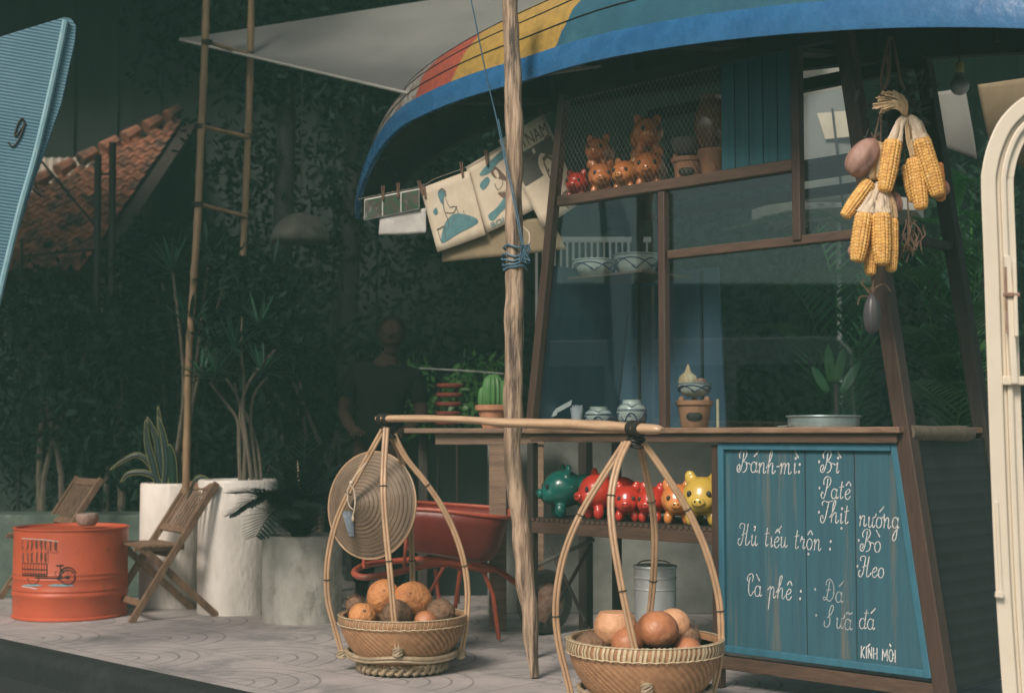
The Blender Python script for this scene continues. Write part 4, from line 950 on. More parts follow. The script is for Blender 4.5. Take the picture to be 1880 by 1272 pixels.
# ------------------------------------------------------------------ coconuts
def coconut(px,py,rpx,Y,m,lab,grp,squash=.94,tip=False,flat_top=False,seed=0):
    c=P(px,py,Y); r=rpx*Y/F
    def fn(d):
        k=.035*noise.noise(d*1.6+V((seed,0,0)))+.012*noise.noise(d*6+V((seed,3,0)))
        if tip: k+=.10*max(0,d.z-.85)/.15
        return k
    mb=MB(); rot=Matrix.Rotation(R(seed*37%60-30),3,'Y')@Matrix.Rotation(R(seed*23%50-25),3,'X'); ax=(rot@V((1,0,0)),rot@V((0,1,0)),rot@V((0,0,1)))
    mb.blob(c,(r,r,r*squash),ax if not flat_top else None,28,20,fn)
    if flat_top:
        zt_=c.z+r*.62
        for v in mb.v:
            if v.z>zt_: v.z=zt_+(v.z-zt_)*.04
            if v.z<zt_ and v.z>c.z: k=(v.z-c.z)/(zt_-c.z); v.x=c.x+(v.x-c.x)*(1-.10*k); v.y=c.y+(v.y-c.y)*(1-.10*k)
    o=obj('coconut',mb,m,lab=lab,cat='coconut',group=grp,auto=0 if not flat_top else 50)
    if m is M['coco_o']:
        vd=(V((0,0,H))-c).normalized(); e=(vd+V((.25*math.sin(seed*3),0,.45))).normalized(); mb=MB(); zax=e; xx=zax.cross(UP).normalized()
        mb.blob(c+e*r*.955,(r*.13,r*.11,r*.06),(xx,zax.cross(xx),zax),14,8,lambda d:.2*noise.noise(d*3+V((seed,0,0)))); obj('stem_scar',mb,M['coco_b'],o)
    if m is M['coco_b']:
        o['kind']='thing'
        mb=MB(); rnd=random.Random(seed)
        for i in range(170):
            d=V((rnd.gauss(0,1),rnd.gauss(0,1),rnd.gauss(0,1))).normalized(); p=c+d*r*.97; tdir=(d*.35+V((rnd.uniform(-1,1),rnd.uniform(-1,1),rnd.uniform(-1,1)))).normalized()
            mb.tube([p,p+tdir*.012,p+tdir*.019+d*.003],[.0009,.0007,.0003],3,cap=False,smooth=False)
        obj('husk_fibre',mb,M['coco_b'],o)
    return o
g1='coconuts heaped in the left basket'; g2='coconuts heaped in the right basket'
coconut(704,1096,31,5.83,M['coco_o'],'orange coconut behind the front cane, upper left of the left basket',g1,1.05,seed=1)
coconut(757,1103,36,5.82,M['coco_o'],'largest orange coconut with a dark dimple, top of the left basket',g1,1.0,seed=2)
coconut(666,1131,27,5.70,M['coco_o'],'small orange coconut at the left rim of the left basket',g1,.9,seed=3)
coconut(729,1128,27,5.69,M['coco_b'],'brown hairy coconut in the front middle of the left basket',g1,.95,tip=True,seed=4)
coconut(807,1126,29,5.80,M['coco_b'],'brown hairy coconut at the right rim of the left basket',g1,.92,seed=5)
coconut(781,1142,22,5.69,M['coco_r'],'small russet coconut sunk at the front rim of the left basket',g1,.95,seed=6)
coconut(652,1112,17,5.86,M['coco_b'],'small brown coconut peeping out at the far left of the left basket',g1,.95,seed=7)
for k,(px,py,Y) in enumerate(((700,1155,5.78),(760,1160,5.84),(735,1150,5.92))): coconut(px,py,32,Y,M['coco_b'],'brown coconut in the bottom layer of the left basket, '+('left','middle','back')[k]+' one',g1,seed=10+k)
coconut(1130,1148,40,4.94,M['coco_p'],'pale peeled coconut with flat cut top in the right basket',g2,1.0,flat_top=True,seed=1)
coconut(1206,1156,40,4.86,M['coco_r'],'glossy russet coconut at the front of the right basket',g2,.86,seed=12)
coconut(1236,1148,32,4.99,M['coco_p'],'pale orange coconut half hidden behind the glossy russet coconut',g2,.95,seed=13)
coconut(1262,1172,24,4.98,M['coco_b'],'hairy brown coconut at the right side of the right basket',g2,seed=14)
coconut(1152,1180,30,4.85,M['coco_r'],'russet coconut low under the pale cut coconut',g2,.9,seed=15)
coconut(1085,1188,30,4.93,M['coco_b'],'brown coconut low at the left side of the right basket',g2,seed=16)
coconut(1262,1196,28,4.88,M['coco_r'],'russet coconut low at the right front rim of the right basket',g2,seed=17)
coconut(1195,1215,36,5.0,M['coco_b'],'brown coconut in the bottom layer of the right basket',g2,seed=18)
coconut(1150,1222,34,5.02,M['coco_b'],'brown coconut in the bottom layer of the right basket, leftmost there',g2,seed=19)
# ------------------------------------------------------------------ conical hat
hc=P(682,927,5.93); axd=V((-.50,-.86,.10)).normalized()
X1=axd.cross(UP).normalized(); Z1=X1.cross(axd); hr=.222
hat=thing('conical_hat','straw conical leaf hat hung on its chin string on the left basket hanger','hat',hc-UP*hr)
mb=MB(); pr=[]
for i in range(53):
    k=i/52; pr.append((hr*(1-k),.135*k**1.08+.0022*(abs((i*13/52*2)%2-1))))
def hfn(t_,i,rr): return .002*math.sin(16*t_)*rr/hr
mb.lathe([(hr-.004,-.004)]+pr,hc,64,(X1,Z1,axd),fn=hfn); mb.lathe([(hr-.002,-.006),(hr*.6,.045),(0,.125)],hc,48,(X1,Z1,axd))
hb=obj('cone',mb,mat('palm_leaf_straw',(.235,.165,.11),(.165,.115,.075),(.29,.22,.155),sc_=10,rough=.6,bump=.2,patch=.6),hat,auto=25)
mb=MB()
for k in range(1,15):
    r_=hr*(1-k/15.); z=.135*(k/15.)**1.08+.002
    mb.tube([hc+X1*(r_+.001)*math.cos(a)+Z1*(r_+.001)*math.sin(a)+axd*z for a in [2*PI*i/48 for i in range(48)]],.0013,3,closed=True)
obj('hoop',mb,M['root'],hat)
mb=MB(); mb.tube([hc+X1*hr*math.cos(a)+Z1*hr*math.sin(a) for a in [2*PI*i/64 for i in range(64)]],.0045,6,closed=True); obj('brim_hoop',mb,M['cane'],hat)
mb=MB(); s0_=P(645,886,5.68); mb.tube(cr_spline([P(671,850,5.72),s0_,P(650,900,5.68),P(652,925,5.68),P(647,950,5.68)],5),.003,5); mb.tube(cr_spline([s0_,P(638,900,5.68),P(640,925,5.68),P(648,935,5.68)],5),.0025,5)
mb.blob(s0_,.009,nu=8,nv=6); mb.blob(P(648,952,5.68),(.006,.006,.012),nu=8,nv=6); obj('chin_string',mb,M['husk'],hat)
# label patch lying on the cone surface
mb=MB()
def onhat(px,py,off=.004):
    r=ray(px,py); C=V((0,0,H)); best=None
    for k in range(200):
        Y=5.6+k*.003; p=C+r*(Y/r.y); q=p-hc; z=q.dot(axd); rr_=math.sqrt(q.dot(X1)**2+q.dot(Z1)**2); s_=.135*(1-rr_/hr)
        if z<=s_+off: return p
    return P(px,py,5.85)
vs=[onhat(px,py) for py in (938,950,962,974,984) for px in (pick(627,645,(py-938)/60),pick(637,648,(py-938)/60),pick(648,651,(py-938)/60))]
mb.add(vs,[(i*3+j,i*3+j+1,i*3+j+4,i*3+j+3) for i in range(4) for j in range(2)]); obj('paper_label',mb,mat('faded_label_print',(.30,.34,.38),(.20,.25,.31),sc_=60),hat)
# ------------------------------------------------------------------ red wheelbarrow
wb=thing('wheelbarrow','red painted wheelbarrow with orange tube handles standing under the wooden table','wheelbarrow',V((P(840,1100,6.7).x,6.7,0)))
Yb=6.75
rim=[(742,932,6.5),(800,936,6.42),(870,944,6.42),(928,950,6.5),(935,946,6.8),(925,934,7.05),(830,926,7.1),(748,922,7.0)]
rimp=cr_spline([P(*q) for q in rim],4,closed=True); cen=sum(rimp,V())/len(rimp)
botc=P(838,1028,6.75); nR=len(rimp); vs=[]; 
for lv,(k,dz_) in enumerate(((1.0,0),(.97,-.05),(.90,-.14),(.80,-.195),(.60,-.21))):
    for p in rimp:
        q=cen+(p-cen)*k; q.z=p.z+dz_; q.x+=(.0 if lv==0 else -.012*lv); vs.append(q)
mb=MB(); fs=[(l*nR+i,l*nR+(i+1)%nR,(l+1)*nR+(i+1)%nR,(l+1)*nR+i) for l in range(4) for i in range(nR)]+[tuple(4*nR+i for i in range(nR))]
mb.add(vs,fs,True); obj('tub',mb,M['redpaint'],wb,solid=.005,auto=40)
mb=MB(); mb.tube(rimp,.0095,8,closed=True); obj('rolled_rim',mb,M['redtube'],wb)
hp=[(905,1046,6.62),(850,1040,6.5),(815,1035,6.4),(770,1040,6.33),(720,1052,6.28),(672,1059,6.25),(652,1054,6.3),(654,1045,6.5),(676,1036,6.8),(720,1030,7.0),(800,1026,7.05),(900,1040,6.95),(985,1100,6.8)]
mb=MB(); mb.tube(cr_spline([P(*q) for q in hp],6),.0145,10); obj('tube_frame',mb,M['redtube'],wb)
for pts in ([(668,1018,6.6),(668,1042,6.6)],[(748,950,6.5),(742,1042,6.35)],[(886,1046,6.6),(905,1090,6.6),(916,1150,6.6)],[(815,1040,6.5),(790,1085,6.5)],[(845,1046,6.55),(835,1120,6.55),(836,1150,6.5)],[(800,1046,7.0),(812,1156,7.0)]):
    mb=MB(); q=[P(*a) for a in pts]; q[-1]=V((q[-1].x,q[-1].y,.012)) if pts[-1][1]>1110 else q[-1]
    mb.tube(q,.010 if pts[-1][1]>1110 else .008,8); obj('leg' if pts[-1][1]>1110 else 'brace',mb,M['redtube'],wb)
wc=V((P(1000,1120,6.85).x,6.85,.155)); axw=D.copy(); X2=N.copy()
mb=MB(); mb.lathe([(.10,-.028),(.145,-.030),(.155,0),(.145,.030),(.10,.028),(.095,0),(.10,-.028)],wc,32,(V((.8,.6,0)),UP,V((.6,-.8,0)))); ty=obj('wheel',mb,M['black'],wb)
mb=MB(); mb.lathe([(.02,-.03),(.10,-.012),(.10,.012),(.02,.03)],wc,24,(V((.8,.6,0)),UP,V((.6,-.8,0)))); obj('rim',mb,M['rust'],ty)
# brown coal / fruit heap inside the barrow: dark pine-like pieces on top
# ------------------------------------------------------------------ wooden table behind the pole
tb=thing('wooden_table','plain wooden serving table behind the crooked pole, carrying the cactus pot','table',V((P(860,900,7.0).x,7.2,0)))
zt_=P(860,786,6.95).z; xa,xb=P(742,786,6.95).x,P(1010,786,6.95).x
mb=MB(); mb.box(((xa+xb)/2,7.2,zt_-.012),(xb-xa,.52,.024)); obj('tabletop',mb,M['table'],tb,bev=.004)
mb=MB(); xc=P(797,800,6.97).x; mb.box(((xc+xb)/2-.01,6.985,zt_-.052),(xb-xc-.03,.02,.056)); obj('apron',mb,M['table'],tb,bev=.003)
for x,y,w in ((P(914,900,7.0).x,7.02,.085),(P(914,900,7.0).x,7.4,.06),(xb-.06,7.02,.06),(P(775,900,7.3).x,7.4,.05)):
    mb=MB(); mb.box((x,y,(zt_-.03)/2),(w,w,zt_-.03)); obj('leg',mb,M['table'] if y<7.1 else M['dark_wood'],tb,bev=.004)
cp=V((P(905,780,7.15).x,7.15,zt_))
ct=thing('potted_cactus','ribbed green cactus in a terracotta pot on the wooden table','cactus',cp)
mb=MB(); mb.lathe([(.052,0),(.072,.08),(.074,.09),(.088,.092),(.090,.118),(.080,.118),(.078,.10)],cp,32); obj('pot',mb,M['clay'],ct,auto=30)
mb=MB(); mb.lathe([(.078,.10),(0,.105)],cp,20); obj('soil',mb,M['soil'],ct)
for dx,hh,r_ in ((-.0,.17,.052),(.05,.14,.032),(-.045,.11,.028)):
    mb=MB(); mb.lathe([(r_*.7,.10),(r_*.95,.12),(r_,.14),(r_,.10+hh*.6),(r_*.8,.10+hh*.88),(r_*.4,.10+hh),(0,.102+hh)],cp+V((dx,0 if dx==0 else -.01,0)),60,fn=lambda t_,i,rr:rr*.13*math.cos(13*t_)); obj('cactus_stem',mb,M['cactus'],ct,auto=0)
# ------------------------------------------------------------------ piggy banks
def make_pig(m,name='piggy_bank'):
    t=thing(name,'','piggy bank',(0,0,0)); mb=MB()   # faces -x ; unit: head radius .05
    mb.blob((0,0,.068),(.050,.048,.046),nu=20,nv=14); mb.blob((.062,0,.064),(.055,.046,.042),nu=20,nv=14)
    mb.blob((-.030,0,.055),(.028,.036,.026),nu=16,nv=10)
    for x,y in ((-.012,.026),(-.012,-.026),(.09,.026),(.09,-.026)): mb.blob((x,y,.016),(.015,.014,.020),nu=12,nv=8)
    for y in (.03,-.03): mb.blob((.006,y,.112),(.008,.015,.018),nu=12,nv=8)
    b=obj('body',mb,m,t,remesh=.0035,auto=0)
    for y in (.024,-.024):
        mb=MB(); mb.blob((-.0445,y*.95,.074),(.004,.0062,.0078),nu=10,nv=8); obj('eye',mb,M['black'],t)
    mb=MB(); mb.blob((-.058,0,.056),(.008,.017,.012),nu=14,nv=8); sn=obj('snout',mb,m,t)
    mb=MB()
    for y in (.006,-.006): mb.blob((-.0655,y,.057),(.0018,.0024,.003),nu=8,nv=6)
    obj('nostrils',mb,M['black'],sn)
    return t
pigs={}
PG='glazed piggy banks on the lower shelf'
def pig(px,py,hpx,m,lab,t,yaw,grp,base=None,surf=None):
    s_,z=SP(px,py,t); w=W(s_,t,surf if surf is not None else zq+.009); sc_=(hpx*w.y/F)/.128*(1.1 if surf is None else 1.0)
    if m.name not in pigs: pigs[m.name]=make_pig(m); o=pigs[m.name]; o.location=w; o.rotation_euler=(0,0,yaw); o.scale=(sc_,)*3; label(o,lab,group=grp)
    else: o=copy_tree(pigs[m.name],w,yaw,sc_,lab); o['group']=grp
    return o
cy=math.atan2(1,.2)  # yaw so that -x faces the camera
pig(1034,950,88,M['pig_green'],'big green glazed piggy bank, leftmost on the lower shelf',.10,R(10),PG)
pig(1098,952,84,M['pig_red'],'big red glazed piggy bank facing left beside the green one',.12,R(25),PG)
pig(1152,960,66,M['pig_red'],'small red glazed piggy bank in the middle of the shelf, facing the street',.07,R(80),PG)
pig(1196,962,66,M['pig_red'],'small red glazed piggy bank just left of the orange one',.09,R(62),PG)
pig(1244,966,74,M['pig_orange'],'orange glazed piggy bank with dark eyes, left of the yellow one',.08,R(80),PG)
pig(1290,968,90,M['pig_yellow'],'yellow glazed piggy bank at the right end of the shelf',.08,R(72),PG)
PG2='glazed animal banks behind the wire net'
zs2=ZS+.018
for px,h_,m,lab,dz_,t,yw in ((1058,58,M['pig_red'],'small red animal bank behind the net, nearest the left post',0,.10,70),(1105,70,M['pig_rust'],'rust orange animal bank second from the left behind the net',0,.11,85),(1148,68,M['pig_orange'],'golden animal bank behind the net, third from the left',0,.11,60),(1192,80,M['pig_rust'],'largest rust orange animal bank behind the net, beside the clay stove',0,.12,75),
                          (1098,66,M['pig_rust'],'rust orange animal bank stacked on the second one behind the net',.128,.14,70),(1190,78,M['pig_rust'],'rust orange animal bank stacked highest behind the net',.15,.14,95)):
    pig(px,340,h_,m,lab,t,R(yw),PG2,surf=zs2+dz_)
# shelf parts supporting stacked banks: small upturned bowls
for px,dz_,t in ((1098,.128,.14),(1190,.15,.14)):
    s_=SP(px,340,t)[0]; c=W(s_,t+.02,zs2); mb=MB(); mb.lathe([(.034,0),(.036,.01),(.030,dz_-.01),(.028,dz_-.001),(0,dz_-.001)],c,20)
    obj('clay_stand',mb,M['clay'],lab='round clay stand under the stacked bank at '+('the left' if px<1150 else 'the middle')+' of the net',cat='pot stand')
def stove(c,sc_,lab,yaw,name='clay_stove'):
    t=thing(name,lab,'stove',c); ca,sa=math.cos(yaw),math.sin(yaw)
    X=V((ca,sa,0)); Y_=V((-sa,ca,0)); s=sc_
    prof=[(.050,0),(.055,.01),(.064,.07),(.066,.085),(.074,.092),(.074,.108),(.064,.110),(.058,.10),(.052,.03),(0,.028)]
    mb=MB(); mb.lathe([(r_*s,z*s) for r_,z in prof],c,48,(X,Y_,UP)); b=obj('body',mb,M['clay'],t,auto=35)
    # fire mouth: dark recess set in front wall
    mb=MB(); f=-Y_ ; mb.blob(c+f*.0575*s+UP*.045*s,(.032*s,.008*s,.020*s),(X,Y_,UP),18,10); obj('fire_mouth',mb,M['black'],t)
    for k in range(3):
        a=R(90+120*k); mb=MB(); p=c+X*math.cos(a)*.058*s+Y_*math.sin(a)*.058*s+UP*.112*s; mb.blob(p,(.012*s,.012*s,.014*s),nu=10,nv=8); obj('lug',mb,M['clay'],t)
    return t
# bowl with brush waves
def bowl(c,r,h,lab,jar=False,m=None,name='patterned_bowl',cat='bowl'):
    t=thing(name,lab,cat,c); m=m or M['china']
    if jar: prof=[(.62,0),(.66,.03),(.80,.16),(.98,.45),(1.0,.62),(.90,.78),(.66,.86),(.60,.90),(.62,1.0),(.54,1.0),(.52,.92)]
    else: prof=[(.42,0),(.44,.06),(.70,.18),(.93,.50),(1.0,.92),(1.01,1.0),(.96,1.0),(.90,.55),(.60,.25),(0,.2)]
    mb=MB(); mb.lathe([(a*r,b*h) for a,b in prof],c,40); b=obj('body',mb,m,t,auto=50)
    def rad(z):
        for i in range(len(prof)-1):
            if prof[i][1]<=z<=prof[i+1][1] and prof[i+1][1]>prof[i][1]:
                k=(z-prof[i][1])/(prof[i+1][1]-prof[i][1]); return r*pick(prof[i][0],prof[i+1][0],k)
        return r*prof[-3][0]
    mb=MB()
    def band(zc,amp,nw,ph,w):
        pts=[]
        for i in range(120):
            a=2*PI*i/120; z=zc+amp*(abs(math.sin(a*nw/2+ph))-.5)*1.0; z=max(.05,min(.84 if jar else .98,z)); pts.append(c+V((math.cos(a)*(rad(z)+.0012),math.sin(a)*(rad(z)+.0012),z*h)))
        mb.tube(pts,w,4,closed=True)
    if jar:
        band(.36,.34,6,.4,.0024); band(.26,.0,2,0,.0010); band(.62,.0,2,0,.0014); band(.80,.14,5,1,.0018); band(.66,.0,2,0,.001)
    else:
        band(.55,.45,4,.2,.0024); band(.62,.35,3,1.3,.0022); band(.93,0,2,0,.0012)
    for k in range(6):
        a=2*PI*k/6+.3
        for d_,e_ in ((0,.06),(-.05,0),(.05,0)):
            z=.42+e_; p=c+V((math.cos(a+d_)*(rad(z)+.001),math.sin(a+d_)*(rad(z)+.001),z*h)); mb.blob(p,.0028,nu=6,nv=5)
    obj('brush_pattern',mb,M['cobalt'],b); return t
def onc(px,t,base=None): s_=SP(px,780,t)[0]; return W(s_,t,(CZ+.011) if base is None else base)
YQ=lambda c:c.y/F
c=onc(1099,.16); bowl(c,.062,.092,'squat grey-blue patterned stoneware jar on the counter, left of the taller jar',True,M['china_blue'],'patterned_jar','jar')
c=onc(1160,.16); bowl(c,.064,.118,'larger blue wave patterned jar on the counter near the mullion',True,M['china_blue'],'patterned_jar','jar')
c=onc(1275,.14); st=stove(c,1.0,'small terracotta stove on the counter with a bowl of onions on top',R(-8))
c=c+UP*.122; bowl(c,.068,.058,'blue and white bowl of onions sitting on the clay stove')
mb=MB(); mb.lathe([(.022,0),(.036,.01),(.042,.03),(.034,.05),(.014,.066),(.004,.092),(0,.10)],c+V((-.024,0,.035)),20,fn=lambda t_,i,rr:.001*math.sin(9*t_)); obj('onion',mb,M['husk_y'],lab='yellow onion with pointed top in the bowl on the clay stove',cat='onion')
for k,(dx,dy) in enumerate(((.012,-.012),(.034,.01),(.024,-.03))):
    mb=MB(); mb.blob(c+V((dx,dy,.062)),(.019,.018,.014),nu=14,nv=10,fn=lambda d:.05*noise.noise(d*3)); obj('shallot',mb,M['onion'],lab='dried red shallot in the bowl on the clay stove, '+('next to the onion','rearmost of three','frontmost of three')[k],cat='shallot',group='shallots in the patterned bowl')
# straw cup
c=onc(1059,.10); t=thing('straw_cup','white plastic cup packed with drinking straws on the counter','cup',c)
mb=MB(); mb.lathe([(.019,0),(.027,.075),(.028,.088),(.026,.088),(.018,.004),(0,.004)],c,24); obj('cup',mb,M['plastic'],t,auto=40)
for k in range(16):
    a=k*2.4; r_=.004*math.sqrt(k)+.004; mb=MB(); mb.tube([c+V((r_*.6*math.cos(a),r_*.6*math.sin(a),.006)),c+V((r_*1.15*math.cos(a),r_*1.15*math.sin(a),.094+.005*math.sin(k*3)))],.0032,6); obj('straw',mb,M['plastic'],t)
# folded tissue / papers and dish left on the counter
c=onc(1020,.12); mb=MB(); mb.lathe([(.03,0),(.05,.006),(.062,.016),(.058,.016),(.03,.006),(0,.006)],c,28); obj('saucer',mb,M['china'],lab='small pale saucer with paper slips on the left of the counter',cat='saucer')
for k,(x0,y0,x1,y1) in enumerate(((1015,762,1048,744),(1000,770,1022,762))):
    a=WP(x0,y0,.12);b=WP(x1,y1,.10); mb=MB(); mb.prism([a,b,b+V((.006,.01,.024)),a+V((.006,.01,.024))],V((0,.001,.0005))); obj('paper_slip',mb,M['whitepaint'],lab=('larger tilted white paper slip' if k==0 else 'small flat white paper slip')+' on the saucer on the counter',cat='paper')
# steel pan on counter (right)
c=onc(1512,.28); t=thing('steel_pot','wide shallow steel pot sunk in the right of the counter','pot',c)
mb=MB(); r_=.135; mb.lathe([(r_*.96,0),(r_,.02),(r_,.036),(r_+.008,.042),(r_+.006,.046),(r_-.006,.042),(r_-.01,.01),(0,.008)],c,48); obj('body',mb,M['steel'],t,auto=40)
mb=MB(); a=WP(1428,783,.08);b=WP(1452,781,.08); mb.tube([a,b],.003,6); mb.blob(b,(.012,.008,.004),nu=10,nv=6); obj('spoon',mb,M['steel'],lab='metal spoon lying beside the wide steel pot on the counter',cat='spoon')
mb=MB(); a=onc(1318,.2); mb.tube([a,a+UP*.115],.006,8); obj('candle',mb,M['weave_pale'],lab='thin pale stick standing right of the clay stove',cat='stick')
# bowls on inner shelf
s_=SP(1100,500,.25)[0]; bowl(W(s_,.22,zg+.006),.095,.078,'wide cream bowl with dark waves on the glass shelf, left bowl',False)
s_=SP(1152,500,.3)[0]; bowl(W(s_,.36,zg+.006),.10,.105,'deeper cream bowl with dark waves on the glass shelf, behind the left bowl',False)
# clay stove, pots and glazed jar on pot shelf
s_=SP(1260,320,.12)[0]; stove(W(s_,.14,zs2),.98,'dusty clay stove behind the wire net on the pot shelf',R(-20))
s_=SP(1258,280,.12)[0]; c=W(s_,.14,zs2+.122); mb=MB(); mb.lathe([(.04,0),(.062,.02),(.072,.06),(.070,.063),(.058,.03),(0,.01)],c,28); obj('clay_bowl',mb,mat('dusty_grey_clay',(.15,.14,.12),(.11,.10,.09),sc_=12,rough=.8),lab='dusty grey bowl on top of the clay stove behind the net',cat='bowl')
s_=SP(1306,330,.12)[0]; c=W(s_,.13,zs2); mb=MB(); mb.lathe([(.034,0),(.042,.02),(.056,.105),(.060,.11),(.060,.122),(.048,.122),(.04,.02),(0,.02)],c,28); obj('clay_pot',mb,M['clay'],lab='tapered terracotta pot next to the teal door behind the net',cat='pot')
s_=SP(1308,230,.14)[0]; c=W(s_,.13,zs2+.124); mb=MB(); mb.lathe([(.04,0),(.055,.03),(.068,.09),(.066,.14),(.048,.185),(.042,.20),(.048,.215),(.040,.215),(.036,.20)],c,36); obj('glazed_jar',mb,M['brown_glaze'],lab='tall brown glazed jar standing on the tapered pot by the teal door',cat='jar')
# ------------------------------------------------------------------ aluminium can under shelf
c=G(1203,1175); c=V((c.x,c.y+.05,0)); c=W((WP(1203,1100,.22)-A0).dot(D),.22,0); Yd=c.y; hcan=P(1203,1037,Yd).z; r_=38*Yd/F
t=thing('milk_can','tall ribbed aluminium can standing under the display shelf','can',c)
mb=MB(); pf=[(r_*.97,0),(r_,.01),(r_,hcan*.45),(r_,hcan-.10),(r_+.004,hcan-.096),(r_,hcan-.09),(r_,hcan-.055),(r_+.005,hcan-.05),(r_,hcan-.045),(r_,hcan-.012),(r_+.006,hcan-.008),(r_+.004,hcan),(r_-.01,hcan-.004),(0,hcan-.006)]
mb.lathe(pf,c,48); obj('body',mb,M['steel'],t,auto=25)
mb=MB(); mb.tube(cr_spline([c+V((-r_,0,hcan-.03)),c+V((-r_*.6,.06,hcan+.01)),c+V((r_*.6,.06,hcan+.01)),c+V((r_,0,hcan-.03))],5),.003,6); obj('bail_handle',mb,M['rust'],t)
# stool / trestle seen under the shelf
t=thing('folding_stool','dark folding stool stored under the stall shelf','stool',WP(1075,1100,.4)*1.0)
WL[t.name]=V((t.location.x,t.location.y,0)); t.location.z=0
for pts,m in (([(985,1038,.30),(1040,1012,.32),(1090,990,.34)],M['print_dark']),([(1010,1005,.38),(1075,1140,.38)],M['dark_wood']),([(1085,1000,.38),(1000,1150,.38)],M['dark_wood'])):
    mb=MB(); mb.tube([WP(*q) for q in pts],.009,7); obj('bar',mb,m,t)
# low cement wall behind stall & table
lw=thing('cement_wall','low grey cement wall behind the stall and wooden table','wall',V((.7,7.6,0)))
a=P(895,1000,7.62).x; b=P(1420,1000,7.62).x; zt3=P(1100,818,7.62).z+.04
mb=MB(); mb.box(((a+b)/2,7.7,zt3/2),(b-a,.14,zt3)); obj('wall_body',mb,M['cement'],lw,bev=.006)
# low back wall under the stall: timber crate row
# ------------------------------------------------------------------ line of posters
def yp(px): return pick(6.75,6.32,(px-665)/(1020-665))
ln=[(658,366),(700,357),(770,343),(800,328),(860,305),(925,266),(970,232),(1012,206)]
mb=MB(); mb.tube(cr_spline([P(a,b,yp(a)+.004) for a,b in ln],6),.0016,5); obj('poster_line',mb,M['string'],lab='thin sagging cord strung from boat to stall post holding the posters',cat='cord')
def sheet(name,cs,m,lab,cat='poster',grp='posters pegged on the line',dY=0,curl=.01,par=None):
    """cs: TL TR BR BL in px; returns mapping (u,v)->world"""
    q=[P(px,py,yp(px)+dY) for px,py in cs]
    def f(u,v,off=0):
        p=q[0].lerp(q[1],u).lerp(q[3].lerp(q[2],u),v); return p+V((0,-off+curl*math.sin(PI*u)*v,0))
    mb=MB(); mb.grid(lambda u,v:f(u,v),10,8); o=obj(name,mb,m,None,solid=.0012,lab=lab,cat=cat,group=grp)
    return o,f
def deco(par,f,m,shapes,name='print',off=.0030):
    mb=MB()
    for kind,pts,w in shapes:
        off+=.00012
        if kind=='r':
            vs=[f(pts[0][0]+(pts[1][0]-pts[0][0])*i/10,pts[0][1]+(pts[1][1]-pts[0][1])*j/8,off) for j in range(9) for i in range(11)]
            mb.add(vs,[(j*11+i,j*11+i+1,j*11+i+12,j*11+i+11) for j in range(8) for i in range(10)]); continue
        if kind=='p': 
            cen=(sum(a for a,b in pts)/len(pts),sum(b for a,b in pts)/len(pts)); sp=cr_spline([V((a,b,0)) for a,b in pts],3,closed=True)
            vs=[f(cen[0],cen[1],off)]+[f(p.x,p.y,off) for p in sp]; n_=len(sp); mb.add(vs,[(0,1+i,1+(i+1)%n_) for i in range(n_)])
        else:
            sp=cr_spline([V((a,b,0)) for a,b in pts],4) if len(pts)>2 else [V((*pts[0],0)),V((*pts[1],0))]
            vs=[];n_=len(sp)
            for i,p in enumerate(sp):
                d=sp[min(i+1,n_-1)]-sp[max(i-1,0)]; d=d.normalized(); nn=V((-d.y,d.x,0))*w*.5; vs+=[f(p.x+nn.x,p.y+nn.y,off),f(p.x-nn.x,p.y-nn.y,off)]
            mb.add(vs,[(2*i,2*i+1,2*i+3,2*i+2) for i in range(n_-1)])
    return obj(name,mb,m,par)
def ptext(par,f,txt,u0,v0,u1,h,m,off=.0048):
    cu=bpy.data.curves.new('lettering','FONT'); cu.body=txt; cu.size=1; tmp=bpy.data.objects.new('tmp',cu); COL.objects.link(tmp)
    dg=bpy.context.evaluated_depsgraph_get(); me=bpy.data.meshes.new_from_object(tmp.evaluated_get(dg)); xs=[v.co.x for v in me.vertices]; ys=[v.co.y for v in me.vertices]
    x0,x1,y1=min(xs),max(xs),max(ys); mb=MB(); mb.add([f(u0+(u1-u0)*(v.co.x-x0)/(x1-x0),v0-h*v.co.y/y1,off) for v in me.vertices],[tuple(p.vertices) for p in me.polygons])
    bpy.data.objects.remove(tmp); bpy.data.curves.remove(cu); bpy.data.meshes.remove(me)
    return obj('lettering',mb,m,par)
def pegs(xy):
    for px,py,tilt in xy:
        p=P(px,py,yp(px)-.006); d=V((tilt,0,1)).normalized(); n=V((0,1,0)); t=thing('clothes_peg',f'brown wooden clothes peg {PEGL.pop(0)}','peg',p-d*.03,'pegs on the poster line')
        for sg_ in (-1,1):
            mb=MB(); s2=d.cross(n)*sg_*.0035; mb.beam(p-d*.034+s2*.6,p+d*.036+s2*1.6,.005,.011,side=d.cross(n)); obj('jaw',mb,M['peg'],t)
PEGL=['at the right end of the photo strip','between the seated and standing woman posters','on the upper left of the standing woman poster','just right of the crooked pole top','at the top right corner of the headscarf poster','holding the left of the photo strip','holding the middle of the photo strip','holding the seated woman poster at its left corner']
br,fb=sheet('brown_sheet',[(812,420),(1012,398),(1040,458),(812,481)],M['paper2'],'plain brown paper sheet hanging behind the white posters',dY=.05)
deco(br,fb,M['paper'],[('l',[(.70,.1),(.76,.4),(.72,.8)],.012)])
strip,fs_=sheet('photo_strip',[(669,366),(770,346),(770,384),(668,405)],M['paper_w'],'strip of three small market photographs at the left of the line',cat='photo')
for k in range(3):
    deco(strip,fs_,M['photo_green'],[('q',[(0,0)],0)] if False else [('l',[(k/3+.167,.06),(k/3+.167,.94)],.31)],'photo_print')
